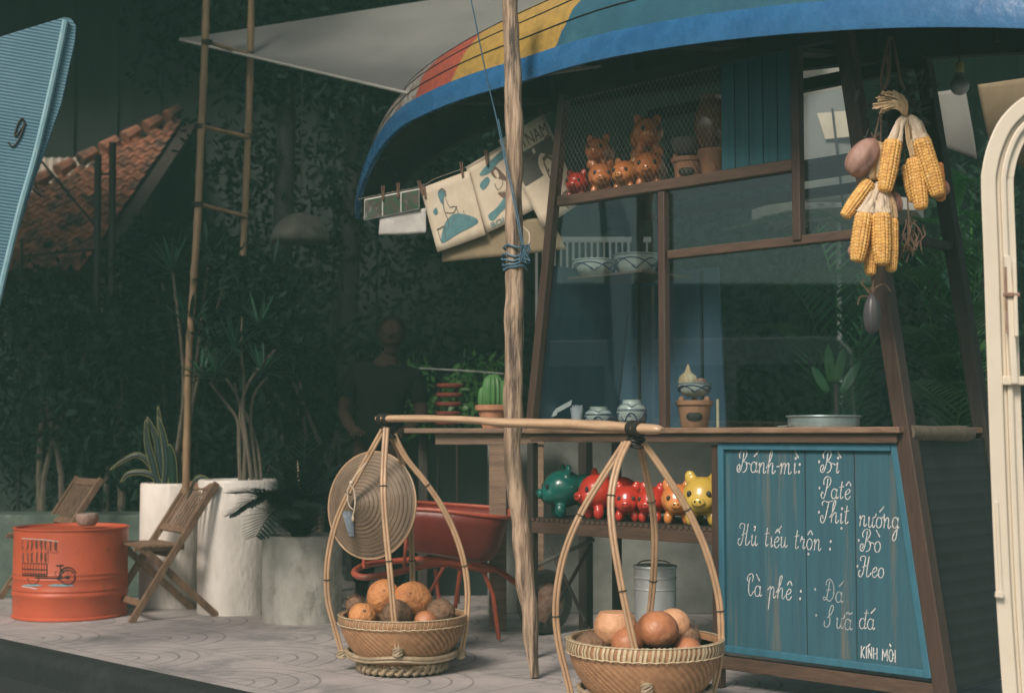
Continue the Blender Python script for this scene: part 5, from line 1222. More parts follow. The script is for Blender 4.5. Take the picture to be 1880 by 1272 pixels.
wsh,fw_=sheet('blank_sheet',[(698,399),(782,382),(782,427),(695,431)],M['paper_w'],'crumpled blank whitish sheet hanging behind the photo strip',dY=.02,curl=.03,cat='paper')
p1_,f1=sheet('seated_woman_poster',[(772,346),(861,313),(892,431),(803,463)],M['paper'],'cream poster of a woman seated on a teal rock')
deco(p1_,f1,M['print_teal'],[('p',[(.14,.82),(.30,.62),(.5,.54),(.7,.60),(.9,.72),(.88,.80),(.5,.84),(.16,.90)],0),('p',[(.12,.40),(.2,.36),(.21,.44),(.15,.46)],0),('p',[(.30,.17),(.38,.13),(.44,.2),(.38,.28),(.36,.36),(.31,.30)],0)])
deco(p1_,f1,M['print_dark'],[('l',[(.16,.84),(.3,.66),(.46,.80),(.6,.62),(.72,.78),(.84,.70)],.006),('l',[(.30,.88),(.36,.72),(.5,.60)],.006),('l',[(.66,.84),(.70,.70),(.78,.66)],.006),('l',[(.32,.15),(.40,.12),(.46,.18)],.02),('l',[(.7,.60),(.7,.54)],.01),('l',[(.36,.3),(.34,.45),(.36,.6),(.34,.70)],.014),('l',[(.42,.28),(.46,.42),(.56,.44),(.6,.56)],.012),('l',[(.36,.48),(.5,.52),(.6,.44)],.012),('l',[(.10,.68),(.28,.66)],.016),('l',[(.12,.70),(.12,.86)],.012),('l',[(.26,.68),(.22,.84)],.012),('l',[(.40,.16),(.45,.2),(.43,.26)],.012)])
p2_,f2_=sheet('standing_woman_poster',[(855,307),(965,242),(1002,374),(894,428)],M['paper'],'cream poster of a long haired woman in brown dress partly behind the pole',dY=.012)
deco(p2_,f2_,M['print_teal'],[('p',[(.16,.20),(.4,.10),(.75,.04),(.8,.14),(.5,.18),(.3,.25)],0),('p',[(.12,.33),(.26,.28),(.28,.36),(.15,.42)],0),('p',[(.10,.78),(.26,.74),(.44,.66),(.5,.76),(.3,.82),(.14,.88)],0)])
deco(p2_,f2_,M['print_brown'],[('p',[(.33,.22),(.42,.20),(.5,.34),(.56,.50),(.50,.56),(.44,.40),(.36,.34)],0),('p',[(.34,.56),(.46,.60),(.56,.54),(.60,.72),(.56,.86),(.46,.74)],0)])
deco(p2_,f2_,M['print_pale'],[('p',[(.38,.26),(.43,.27),(.44,.36),(.40,.37)],0),('p',[(.34,.44),(.46,.42),(.53,.52),(.45,.58),(.36,.54)],0)],off=.0040)
deco(p2_,f2_,M['print_dark'],[('l',[(.34,.42),(.36,.52),(.44,.50),(.48,.42)],.012)],off=.0046)
ptext(p2_,f2_,'BOI CA',.10,.97,.56,.075,M['print_teal'])
ptext(p2_,f2_,'RE',.84,.72,.94,.06,M['print_teal'])
p3_,f3=sheet('headscarf_woman_poster',[(915,258),(998,210),(1068,372),(997,418)],M['paper'],'poster of a woman in white headscarf on a dark ground, right end of the line',dY=-.02)
deco(p3_,f3,M['print_dark'],[('r',[(.06,.235),(.96,.55)],0)])
deco(p3_,f3,M['print_pale'],[('p',[(.50,.52),(.52,.40),(.64,.34),(.74,.40),(.66,.44),(.62,.60),(.66,.82),(.58,.78)],0),('p',[(.66,.46),(.78,.40),(.86,.50),(.88,.66),(.80,.74),(.68,.66)],0),('p',[(.50,.27),(.55,.25),(.56,.30),(.51,.31)],0)],off=.0040)
deco(p3_,f3,M['print_brown'],[('l',[(.62,.42),(.72,.40),(.80,.46)],.045),('l',[(.62,.44),(.60,.62),(.64,.72)],.03),('l',[(.72,.55),(.77,.53)],.014),('l',[(.84,.56),(.88,.54)],.014),('l',[(.82,.56),(.86,.63),(.82,.64)],.01),('l',[(.76,.69),(.84,.68)],.016),('l',[(.66,.72),(.62,.88),(.70,.98)],.016),('l',[(.56,.84),(.9,.80)],.02),('l',[(.56,.88),(.86,.85)],.01),('l',[(.84,.38),(.80,.26),(.92,.22),(.96,.34)],.014)],off=.0046)
ptext(p3_,f3,'VIETNAM',.06,.21,.95,.13,M['print_brown'],off=.006)
mb=MB(); a=P(997,211,yp(998)+.02); b=P(1017,256,yp(1010)+.02); mb.tube([a,b],.0055,6); obj('poster_rod',mb,M['offwhite'],p3_)
pegs([(772,345,-.25),(848,312,-.12),(893,290,-.1),(962,232,-.2),(993,212,-.2),(703,355,0),(731,350,0),(779,352,-.2)])
# ------------------------------------------------------------------ hanging corn
def make_cob(a,b,r,m,par,name='corn_cob',rows=14):
    a=V(a);b=V(b); ax=(b-a); L=ax.length; ax.normalize(); X=ax.cross(V((0,1,0))).normalized(); Y_=ax.cross(X); mb=MB()
    nk=int(L/.0105); nu=rows*6; nv=nk*4; vs=[]
    for j in range(nv+1):
        k=j/nv; e=1-.30*max(0,(k-.55)/.45)**1.6; 
        if k<.06: e*=.80+.2*k/.06
        if k>.93: e*=math.sqrt(max(0.0,1-((k-.93)/.075)**2))
        for i in range(nu):
            t=2*PI*i/nu; kr=math.sqrt(abs(math.sin(rows*t/2))); kz=math.sqrt(abs(math.sin(PI*nk*k+ (.5 if int(rows*t/(2*PI))%2 else 0)*PI*.5)))
            rr=r*e*(.80+.20*kr*(.5+.5*kz)+.012*noise.noise(V((t*2,k*9,r*900)))); vs.append(a+ax*L*k+X*rr*math.cos(t)+Y_*rr*math.sin(t))
    fs=[(j*nu+i,j*nu+(i+1)%nu,(j+1)*nu+(i+1)%nu,(j+1)*nu+i) for j in range(nv) for i in range(nu)]
    mb.add(vs,fs,True); mb.add([vs[i] for i in range(nu)],[tuple(range(nu))]); mb.add(vs[-nu:],[tuple(range(nu))])
    return obj(name,mb,m,par,auto=0)
def husk(par,pts,w0,w1,n=9,m=None,seed=1,spread=.012,name='husk'):
    rnd=random.Random(seed); mb=MB(); base=cr_spline([V(p) for p in pts],5)
    for k in range(n):
        off=V((rnd.uniform(-1,1),rnd.uniform(-1,.3),rnd.uniform(-.3,.3))); vs=[];m_=len(base); ex=rnd.uniform(.8,1.1)
        for i,p in enumerate(base):
            q=i/(m_-1); w=pick(w0,w1,q)*rnd.uniform(.9,1.1); o=off*(.004+spread*q)*ex; d=(base[min(i+1,m_-1)]-base[max(i-1,0)]).normalized(); sd_=d.cross(V((off.x*.4,1,0))).normalized()
            c=p+o+V((.002*math.sin(q*7+k),.002*math.sin(q*9+2*k),0)); vs+=[c-sd_*w,c+V((0,-.30*w,0)),c+sd_*w]
        mb.add(vs,[f for i in range(m_-1) for f in ((3*i,3*i+1,3*i+4,3*i+3),(3*i+1,3*i+2,3*i+5,3*i+4))],True)
    return obj(name,mb,m or M['husk'],par,solid=.0008,auto=0)
CY=4.62
def c3(px,py,dy=0): return P(px,py,CY+dy)
pxm=CY/F
corn=thing('corn_bunch','upper bunch of dried yellow corn cobs with pale husks hanging before the stall','corn bunch',c3(1663,380))
for a,b,r_,dy,m in (((1640,258),(1624,354),18,-.02,'corn'),((1690,255),(1723,362),18.5,-.02,'corn'),((1679,290),(1692,386),17,0,'corn'),((1668,302),(1680,372),15,.03,'corn'),((1720,300),(1728,370),12,.03,'cornore')):
    make_cob(c3(*a,dy),c3(*b,dy),r_*pxm,M[m],corn)
husk(corn,[c3(1661,212),c3(1650,232,-.01),c3(1640,262,-.02)],.006,.014,12,seed=2,spread=.013)
husk(corn,[c3(1666,212),c3(1682,228,-.01),c3(1692,258,-.02)],.006,.016,12,seed=3,spread=.014)
husk(corn,[c3(1663,212),c3(1668,245,-.01),c3(1678,292)],.004,.007,8,m=M['husk_y'],seed=4,spread=.008)
for k in range(34):
    x,y=[(1607,196),(1612,182),(1620,172),(1632,168),(1644,172),(1652,182),(1616,206),(1630,184)][k%8]; rk=random.Random(k); x+=rk.uniform(-6,6); y+=rk.uniform(-5,5); s=.004
    husk(corn,[c3(1661,213,-.01),c3((1661+x)/2+6,(213+y)/2-12,-.03),c3(x,y,rk.uniform(-.05,.0))],.0035,.0022,2,m=M['husk_y'],seed=5+k,spread=s*1.5,name='husk_strip')
mb=MB(); 
for k in range(3): mb.tube([c3(1662,210)+V((.014*math.cos(a),.014*math.sin(a),.004*math.sin(a)+k*.004)) for a in [2*PI*i/12 for i in range(12)]],.0025,5,closed=True)
obj('tie',mb,M['root'],corn)
co2=thing('corn_bunch','lower bunch of five yellow corn cobs hanging below the first','corn bunch',c3(1605,500))
for a,b,r_,dy in (((1597,334),(1549,400),14.5,.0),((1587,392),(1573,482),17.5,-.02),((1617,392),(1620,488),18.5,-.03),((1636,402),(1636,500),14,.0),((1599,420),(1598,506),14,.02)):
    make_cob(c3(*a,dy),c3(*b,dy),r_*pxm,M['corn'],co2)
husk(co2,[c3(1614,335),c3(1602,362,-.01),c3(1588,394,-.02)],.005,.014,12,seed=12,spread=.012)
husk(co2,[c3(1618,335),c3(1618,362,-.01),c3(1618,394,-.03)],.005,.014,12,seed=13,spread=.012)
husk(co2,[c3(1622,335),c3(1634,365,-.01),c3(1637,404,0)],.003,.007,7,seed=14,spread=.008,m=M['husk_y'])
husk(co2,[c3(1614,262),c3(1606,285,-.01),c3(1608,330,0)],.012,.014,9,seed=15,spread=.012,m=M['husk_y'])
for cc in (corn,co2): cc['group']='corn bunches'
# banana-flower like bulb, shallots
def bulb(name,a,b,r,m,lab,cat,dy=0,seed=1):
    A=c3(*a,dy);B=c3(*b,dy); ax=(B-A); L=ax.length; ax.normalize(); X=ax.cross(V((0,1,0))).normalized(); mb=MB()
    pf=[(.12,0),(.35,.04),(.75,.16),(.97,.38),(1,.58),(.88,.80),(.6,.93),(.25,.99),(0,1)]
    mb.lathe([(q*r*pxm,z*L) for q,z in pf],A,28,(X,ax.cross(X),ax),fn=lambda t_,i,rr:rr*(.05*math.sin(7*t_+seed+i*.15)+.035*math.sin(2*t_+i*.4)+.03*noise.noise(V((t_,i*.5,seed)))))
    t=obj(name,mb,m,lab=lab,cat=cat,auto=0,sub=1)
    mb=MB(); rnd=random.Random(seed)
    for k in range(9):
        d=V((rnd.uniform(-1,1),rnd.uniform(-.6,.4),rnd.uniform(0,.8)))-ax*.5; mb.tube([A,A+d.normalized()*.012,A+d.normalized()*.022+V((0,0,.004))],.0014,4)
    obj('root_tuft',mb,M['root'],t); return t
bulb('red_onion',(1607,256),(1562,322),27,M['onion'],'large pinkish brown bulb hanging left of the corn','bulb',-.01,2)
bulb('shallot',(1640,352),(1648,392),13,M['onion'],'pinkish shallot hanging behind the lower corn husks','shallot',.04,3)
bulb('shallot',(1570,448),(1562,470),9,M['onion'],'dull small shallot showing at the left of the lower corn','shallot',.05,4)
bulb('shallot',(1728,330),(1738,358),10,M['onion'],'dark shallot showing right of the right corn cob','shallot',.05,5)
bulb('dried_gourd',(1601,540),(1600,614),16,M['gourdd'],'dark dried gourd hanging lowest under the corn','gourd',0,6)
hs_=thing('dried_root_bundle','tangled brown roots and withered leaves tied above the corn on looped string','root bundle',c3(1640,480))
mb=MB(); rnd=random.Random(4)
for pts in ([(1622,190),(1618,150),(1624,105),(1633,68),(1634,100),(1630,150),(1612,180)],[(1634,68),(1640,72),(1646,110),(1655,150),(1662,165)],[(1633,70),(1627,95),(1630,140),(1616,175)]):
    mb.tube(cr_spline([c3(*q) for q in pts],6),.0048,6,wob=.3)
obj('hanging_string',mb,M['root'],hs_)
mb=MB()
for k in range(75):
    c=c3(rnd.gauss(1650,22),rnd.gauss(185,32),rnd.uniform(.03,.12)); q=[c]
    for j in range(3): q.append(q[-1]+V((rnd.uniform(-.03,.03),rnd.uniform(-.02,.02),rnd.uniform(-.04,.015))))
    mb.tube(cr_spline(q,3),rnd.uniform(.0012,.003),4)
for k in range(120):
    c=c3(rnd.gauss(1655,24),rnd.gauss(190,34),rnd.uniform(.03,.12)); mb.leaf(c,V((rnd.uniform(-1,1),rnd.uniform(-1,1),rnd.uniform(-1,.3))),V((rnd.uniform(-1,1),rnd.uniform(-1,1),.5)).normalized(),rnd.uniform(.03,.06),rnd.uniform(.005,.011),.01)
obj('withered_leaves',mb,M['root_dark'],hs_)
mb=MB()
for k in range(26):
    c=c3(rnd.gauss(1672,8),rnd.uniform(395,430),rnd.uniform(.02,.08)); q=[c]
    for j in range(4): q.append(q[-1]+V((rnd.uniform(-.016,.016),rnd.uniform(-.01,.01),-rnd.uniform(.01,.035))))
    mb.tube(cr_spline(q,3),rnd.uniform(.0012,.0028),4)
for pts in ([(1600,545),(1590,530),(1582,520),(1588,512)],[(1602,545),(1608,528),(1625,522),(1635,535)],[(1598,545),(1580,545),(1575,560)],[(1601,540),(1606,500),(1612,470),(1618,200)],[(1670,430),(1664,330),(1655,200)],[(1604,260),(1618,200)]):
    mb.tube(cr_spline([c3(*q,.03) for q in pts],5),.0028,5)
obj('dry_roots',mb,M['root'],hs_)
# bulb lamp (unlit)
lb=thing('light_bulb','frosted unlit light bulb hanging under the boat at the right','light bulb',WP(1762,150,.3))
c=WP(1762,158,.3); mb=MB(); mb.blob(c,.034,nu=20,nv=14); mb.lathe([(.024,.02),(.016,.045),(.014,.05)],c,20); obj('globe',mb,mat('frosted_bulb',(.30,.33,.30),(.26,.29,.27),rough=.3,coat=.4),lb)
mb=MB(); mb.lathe([(.0155,.048),(.0165,.05),(.0165,.075),(.01,.085),(0,.086)],c,18); obj('socket',mb,M['leaf_edge'],lb)
mb=MB(); mb.tube([c+UP*.08,c+UP*.35],.003,5); obj('flex',mb,M['black'],lb)
# ------------------------------------------------------------------ hanging sheets, parasol, slatted screen behind the stall, most in place of pane reflections
def hang(name,cs,m,lab,cat,dt):
    q=[WP(px,py,dt) for px,py in cs]; mb=MB()
    mb.grid(lambda u,v:q[0].lerp(q[1],u).lerp(q[3].lerp(q[2],u),v)+N*.02*math.sin(u*7+v*2)*v,14,14); return obj(name,mb,m,solid=.003,lab=lab,cat=cat)
big=hang('reflection_canvas',[(1455,128),(1556,110),(1600,372),(1455,372)],M['canvas'],'grey canvas sheet standing in for a reflection in the tall narrow pane',"sheet",1.75)  # canvas added for the pale reflection in this pane
q=[WP(px,py,1.72) for px,py in ((1500,208),(1566,203),(1572,250),(1515,256))]; mb=MB(); mb.prism(q,N*.004); obj('patch',mb,M['paper'],big)
mb=MB(); mb.tube([WP(1528,200,1.71),WP(1548,380,1.71)],.006,5); obj('cord',mb,M['root_dark'],big)
hang('reflection_cloth',[(1702,172),(1772,162),(1792,292),(1716,262)],M['canvas'],'small grey sheet in place of a pane reflection beside the light bulb','sheet',1.7)  # sheet added where a pane would show a pale reflection
hang('calendar_sheet',[(1795,156),(1905,140),(1905,330),(1812,262)],M['paper2'],'tan paper sheet hanging at the top right by the cream frame','sheet',1.6)
# white parasol stands in for a reflection in the upper panes
pc=V((P(1500,360,8.2).x+.12,8.2,0)); zpz=P(1500,385,8.2).z
ps=thing('reflection_parasol','off white parasol standing in for a reflection, seen through the glass','parasol',pc)
mb=MB(); 
mb.lathe([(.50,zpz-.06),(.50,zpz),(.30,zpz+.05),(.02,zpz+.11),(0,zpz+.12)],pc,8,smooth=False); obj('canopy',mb,M['offwhite'],ps,solid=.004)
mb=MB(); mb.tube([pc,pc+UP*(zpz+.1)],.014,8); obj('pole',mb,M['lattice'],ps)
# white slats above the blue board stand in for a fence reflection
Yl=7.95; x0=P(985,500,Yl).x; x1=P(1188,500,Yl).x; zt4=P(1080,438,Yl).z; zb4=.0
ss=thing('reflection_slats','white vertical slats standing in for a fence reflection above the blue board','screen',V(((x0+x1)/2,Yl,0)))
for i in range(19):
    x=pick(x0,x1,i/18); rr_=random.Random(i).uniform(.5,1.1)
    mb=MB(); mb.box((x,Yl,(zb4+zt4)/2),(.014*rr_,.014,zt4-zb4)); obj('slat',mb,M['lattice'],ss)
for z in (.5,zt4-.005): mb=MB(); mb.box(((x0+x1)/2,Yl+.012,z),(x1-x0+.05,.012,.03)); obj('rail',mb,M['lattice'],ss)
# pale dome lamp shade at the left (half round)
c=P(552,444,9.0); t=thing('dome_lampshade','pale half-round dome shade hanging in the dark garden','lampshade',c)
mb=MB(); r_=54*9/F; mb.lathe([(r_,0),(r_*.97,r_*.25),(r_*.86,r_*.5),(r_*.66,r_*.74),(r_*.36,r_*.92),(0,r_)],c,40,fn=lambda t_,i,rr:.002*math.sin(24*t_)); obj('shade',mb,mat('leaf_shadowed_dome',(.20,.195,.165),(.13,.13,.11),(.05,.065,.05),sc_=9,rough=.9,patch=.55,psc=5),t,solid=.003)  # dark patches in the colour stand for leaf shadows on the dome
mb=MB(); mb.tube([c+UP*r_,c+UP*1.9],.004,5); obj('flex',mb,M['black'],t)
# ------------------------------------------------------------------ cream arched frame (right edge)
FY=4.0
def cr(px,py,dy=0): return P(px,py,FY+dy)
fr=thing('arched_door_frame','cream painted arched door frame leaning at the right edge','door frame',V((cr(1850,1272).x,FY,-.12)))
outer=[(1852,1420),(1846,1340),(1839,1252),(1829,1100),(1820,900),(1811,640),(1806,480),(1801,345),(1803,310),(1812,270),(1830,228),(1852,200),(1880,178),(1925,160),(1985,152),(2060,160),(2120,190),(2150,250),(2162,345),(2170,480),(2200,1420)]
op=cr_spline([V((a,b,0)) for a,b in outer],5)
def offp(pts,d):
    out=[];n_=len(pts)
    for i,p in enumerate(pts):
        t_=(pts[min(i+1,n_-1)]-pts[max(i-1,0)]).normalized(); out.append(p+V((-t_.y,t_.x,0))*d)
    return out
def band(d0,d1,y0,y1,m,name):
    a=offp(op,d0);b=offp(op,d1); mb=MB(); n_=len(a)
    vs=[]
    for p,q in zip(a,b): vs+=[cr(p.x,p.y,y0),cr(q.x,q.y,y0),cr(q.x,q.y,y1),cr(p.x,p.y,y1)]
    fs=[]
    for i in range(n_-1):
        for j in range(4): fs.append((4*i+j,4*i+(j+1)%4,4*i+4+(j+1)%4,4*i+4+j))
    mb.add(vs,fs,False); mb.add(vs[:4],[(0,1,2,3)]); mb.add(vs[-4:],[(0,1,2,3)])
    return obj(name,mb,m,fr,bev=.004)
band(0,28,-.03,.05,M['cream'],'outer_moulding'); band(28,36,-.012,.045,M['cream'],'inner_step'); band(36,47,-.02,.04,M['cream'],'inner_moulding'); band(47,60,-.004,.035,M['cream'],'rebate')
def cbar(n,a,b,w,d,m=None,dy=-.02): mb=MB(); mb.beam(cr(*a,dy),cr(*b,dy),w,d,side=V((1,0,0)) if abs(a[0]-b[0])<30 else V((0,1,0))); return obj(n,mb,m or M['cream'],fr,bev=.003)
cbar('crossbar',(1838,699),(2180,699),.03,.024)
cbar('pull_bar',(1862,478),(1866,618),.010,.012,dy=-.05)
cbar('stile',(1848,470),(1862,705),.018,.02,dy=-.036)
cbar('bracket',(1842,541),(1872,541),.012,.012,M['rust'],dy=-.05)
cbar('hinge_leaf',(1829,920),(1838,1100),.010,.01,dy=-.032)
cbar('hinge_pin',(1813,996),(1834,996),.016,.016,dy=-.045)
cbar('latch',(1827,1090),(1842,1092),.018,.012,dy=-.045)
mb=MB(); mb.beam(cr(1846,490,-.047),cr(1849,612,-.047),.006,.003,side=V((1,0,0))); obj('rust_streak',mb,M['rust'],fr)
# ------------------------------------------------------------------ foliage
def rdir(rnd): 
    return V((rnd.gauss(0,1),rnd.gauss(0,1),rnd.gauss(0,1))).normalized()
def cloud(mb,c,rad,n,L,w,rnd,up=.2,shell=.35):
    for i in range(n):
        d=rdir(rnd); k=rnd.uniform(shell,1)**.6; p=V(c)+V((d.x*rad[0],d.y*rad[1],d.z*rad[2]))*k
        mb.leaf(p,(rdir(rnd)+V((0,-.2,up))),rdir(rnd),L*rnd.uniform(.6,1.3),w*rnd.uniform(.7,1.2),L*.25,seg=2)
def shrub(name,x,y,h,r,lab,cat,n,L,w,m,seed,group=None,trunk=True):
    rnd=random.Random(seed); t=thing(name,lab,cat,V((x,y,0)),group); mb=MB()
    for k in range(7): 
        cz=h*rnd.uniform(.35,.95); cx=x+rnd.uniform(-r,r)*.7; cyy=y+rnd.uniform(-r,r)*.4; rr=r*rnd.uniform(.35,.6); cloud(mb,(cx,cyy,cz),(rr,rr*.8,rr),n//7,L,w,rnd)
    obj('crown',mb,m,t)
    if trunk:
        for k in range(3):
            mb=MB(); q=[V((x+rnd.uniform(-.05,.05),y,0)),V((x+rnd.uniform(-.12,.12),y,h*.35)),V((x+rnd.uniform(-.25,.25)*r*2,y+rnd.uniform(-.1,.1),h*.8))]; mb.tube(cr_spline(q,5),[.03-.022*i/10 for i in range(11)],7,wob=.2); obj('stem',mb,M['stem'],t)
    return t
# leafy thicket at the back (one mass)
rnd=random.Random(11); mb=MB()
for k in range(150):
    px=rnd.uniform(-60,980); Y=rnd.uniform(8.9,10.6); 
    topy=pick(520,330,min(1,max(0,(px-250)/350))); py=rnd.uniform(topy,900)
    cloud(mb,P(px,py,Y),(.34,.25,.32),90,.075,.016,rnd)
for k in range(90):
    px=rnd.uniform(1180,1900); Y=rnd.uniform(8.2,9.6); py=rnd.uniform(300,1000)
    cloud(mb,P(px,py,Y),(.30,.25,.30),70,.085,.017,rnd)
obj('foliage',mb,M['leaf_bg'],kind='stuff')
# individual trees / shrubs beyond
for k,(px,Y,h_,r_,lab) in enumerate(((90,8.9,2.0,.5,'broad dark shrub behind the orange drum and stone bowl'),(230,9.0,1.75,.42,'dark bushy shrub behind the snake plant'),(600,8.6,1.6,.42,'dark leafy shrub behind the drooping palm planter'),(330,9.4,2.5,.5,'tall dark shrub behind the bamboo ladder'),(520,9.4,2.3,.5,'dark shrub under the pale dome shade'))):
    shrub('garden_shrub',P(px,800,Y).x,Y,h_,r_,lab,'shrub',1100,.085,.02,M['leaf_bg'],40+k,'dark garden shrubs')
# dense dark tree crowns above
for k,(px,py,Y,lab) in enumerate(((520,60,9.3,'dark overhanging tree between the ladder and the awning'),(640,240,9.4,'dark tree crown under the canvas awning'))):
    rnd=random.Random(60+k); c=P(px,py,Y); t=thing('shade_tree',lab,'tree',V((c.x,c.y,0)),'dark shade trees'); mb=MB()
    for j in range(26): cloud(mb,c+V((rnd.uniform(-.9,.9),rnd.uniform(-.3,.3),rnd.uniform(-.45,.6))),(.28,.22,.24),110,.07,.017,rnd)
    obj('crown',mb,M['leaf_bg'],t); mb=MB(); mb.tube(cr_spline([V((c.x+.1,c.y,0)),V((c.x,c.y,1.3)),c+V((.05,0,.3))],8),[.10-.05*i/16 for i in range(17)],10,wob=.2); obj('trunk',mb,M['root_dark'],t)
# rosette plants (dracaena) near the ladder
def rosette(mb,c,n,L,w,rnd,flat=.5,droop=.12):
    for i in range(n):
        a=2*PI*i/n*2.4+rnd.uniform(-.2,.2); el=rnd.uniform(-.15,1.25); d=V((math.cos(a)*math.cos(el),math.sin(a)*math.cos(el)*.8,math.sin(el)*1.0))
        mb.leaf(c,d,UP if abs(d.z)<.9 else V((1,0,0)),L*rnd.uniform(.7,1.1),w,droop*rnd.uniform(.3,1.4),seg=5)
t=thing('dracaena','spiky dracaena with strap leaf rosettes around the bamboo ladder','plant',V((p1.x+.04,p1.y+.02,p1.z-.05))); rnd=random.Random(21)
tops=[(350,600,7.75),(318,500,7.85),(412,520,7.8),(385,470,8.0)]
for k,(a,b,Y) in enumerate(tops):
    mb=MB(); rosette(mb,P(a,b,Y),34,.27,.011,rnd); obj('leaf_rosette',mb,M['leaf_mid'],t)
    mb=MB(); e=P(a,b,Y); s0=V((p1.x+.02*k-.02,p1.y+.03,p1.z-.06)); mb.tube(cr_spline([s0,s0.lerp(e,.5)+V((.05*math.sin(k*2),.05,0)),e],6),[.013-.005*i/12 for i in range(13)],7); obj('stem',mb,M['stem'],t)
# grey stemmed tree in the tall planter
t=thing('grey_stemmed_tree','thin multi-stemmed tree with spiky leaf tufts in the tallest planter','tree',V((p2.x,p2.y,p2.z-.05))); rnd=random.Random(31)
forks=[[(430,880),(427,820),(424,770),(400,735),(372,700)],[(442,880),(434,815),(430,765),(420,725),(398,690)],[(452,880),(444,820),(437,760),(440,700),(436,640),(440,580)],[(462,885),(452,820),(448,770),(456,720),(480,690)],[(470,882),(462,830),(444,770),(425,735),(414,700)],[(436,880),(440,810),(432,760),(450,700),(500,640)]]
for k,f_ in enumerate(forks):
    q=[V((P(a,b,7.56+.03*math.sin(k*2)).x,p2.y+.06*math.sin(k*2.1)*(.3+i*.4),P(a,b,7.56).z)) for i,(a,b) in enumerate(f_)]; q[0].z=p2.z-.05
    sp=cr_spline(q,6); mb=MB(); mb.tube(sp,[.0135-.008*i/len(sp) for i in range(len(sp))],8,wob=.2); obj('trunk',mb,M['stem'],t)
for k,(a,b,Y) in enumerate(((398,682,7.5),(372,694,7.6),(480,684,7.55),(440,575,7.6),(500,632,7.7),(455,520,7.9),(500,500,7.8),(410,560,7.9),(475,600,7.4),(385,620,7.7),(430,640,7.6),(520,560,7.8),(470,545,7.7),(405,500,7.9))):
    mb=MB(); rosette(mb,P(a,b,Y),30,.24,.0085,rnd,droop=.14); obj('leaf_tuft',mb,M['leaf_mid'],t)
mb=MB()
for k in range(26): cloud(mb,P(rnd.uniform(385,545),rnd.uniform(480,670),rnd.uniform(7.6,8.0)),(.13,.11,.12),46,.07,.012,rnd)
obj('foliage',mb,M['leaf_bg'],t)
# snake plant in the chair-side planter
t=thing('snake_plant','snake plant with cream edged leaves, two arching over, beside the bamboo ladder','plant',V((p1.x,p1.y,p1.z-.05)))
SN=[([(300,890),(293,850),(287,805),(270,765)],.019),([(290,890),(280,850),(270,810),(268,770)],.019),([(302,890),(306,850),(300,800),(290,765)],.018),([(295,892),(282,860),(250,835),(202,862)],.016),([(300,892),(275,870),(240,868),(222,884)],.014),([(318,892),(316,860),(314,835),(310,815)],.026),([(312,892),(300,850),(296,810),(290,745)],.02),([(352,892),(366,876),(385,885),(400,900)],.012)]
for k,(q,w) in enumerate(SN):
    sp=cr_spline([P(a,b,p1.y-.02-.02*(k%3)) for a,b in q],6); n_=len(sp); mb=MB(); me_=MB(); vs=[]
    for i,p in enumerate(sp):
        kk=i/(n_-1); ww=w*(math.sin(PI*(.25+.75*kk))**.6 if kk<1 else 0.03); d=(sp[min(i+1,n_-1)]-sp[max(i-1,0)]).normalized(); s2=d.cross(V((0,1,0))).normalized(); vs+=[p-s2*ww,p+V((0,-.25*ww,0)),p+s2*ww]
    mb.add(vs,[f for i in range(n_-1) for f in ((3*i,3*i+1,3*i+4,3*i+3),(3*i+1,3*i+2,3*i+5,3*i+4))],True); lf=obj('leaf_blade',mb,M['leaf_dark'] if k!=5 else M['leaf_bg'],t,solid=.002)
    for sg_ in (0,2): me_.tube([vs[3*i+sg_] for i in range(n_)],.0019,4)
    obj('leaf_margin',me_,M['leaf_edge'],lf)
# palms
def frond(mb,base,tip,droop,n,L,w,rnd,stemmb=None,side=V((0,0,1))):
    base=V(base);tip=V(tip); mid=base.lerp(tip,.5)+UP*droop; sp=cr_spline([base,mid,tip],10); m_=len(sp)
    if stemmb is not None: stemmb.tube(sp,[.005-.0035*i/m_ for i in range(m_)],5)
    for i in range(n):
        k=.12+.88*i/n; j=int(k*(m_-1)); p=sp[j]; d=(sp[min(j+1,m_-1)]-sp[max(j-1,0)]).normalized(); s2=d.cross(UP); s2=s2.normalized() if s2.length>.1 else V((1,0,0))
        l=L*(math.sin(PI*(.15+.8*k))**.7)
        for sg_ in (-1,1):
            mb.leaf(p,(d*.75+s2*sg_*.8+UP*.05),UP,l*rnd.uniform(.85,1.1),w,l*.45,seg=4)
t=thing('drooping_palm','dark drooping palm growing in the low wide planter','palm',V((p3.x,p3.y,p3.z-.05))); rnd=random.Random(51)
b0=V((p3.x,p3.y,p3.z-.04))
for k,(x,y,Y,dr_) in enumerate(((425,905,7.1,.10),(424,945,7.15,.16),(470,985,7.0,.14),(520,870,7.3,.03),(560,800,7.5,.02),(600,860,7.3,.08),(618,930,7.1,.12),(570,930,6.95,.12),(500,900,7.7,.05),(640,880,7.6,.08),(545,840,7.0,.03),(585,905,7.0,.08),(450,930,7.1,.15),(480,900,7.0,.1),(530,950,6.95,.1),(600,820,7.2,.05),(575,860,7.0,.06),(510,930,7.2,.12))):
    mb=MB(); st_=MB(); frond(mb,b0+V((rnd.uniform(-.04,.04),rnd.uniform(-.04,.04),0)),P(x,y,Y),dr_,26,.17,.0105,rnd,st_); fo=obj('frond',mb,M['leaf_dark'],t); obj('rachis',st_,M['leaf_dark'],fo)
mb=MB(); mb.tube([b0,b0+V((-.02,0,.30)),b0+V((-.03,0,.42))],[.007,.005,.003],6); obj('dry_stalk',mb,M['husk_y'],t)
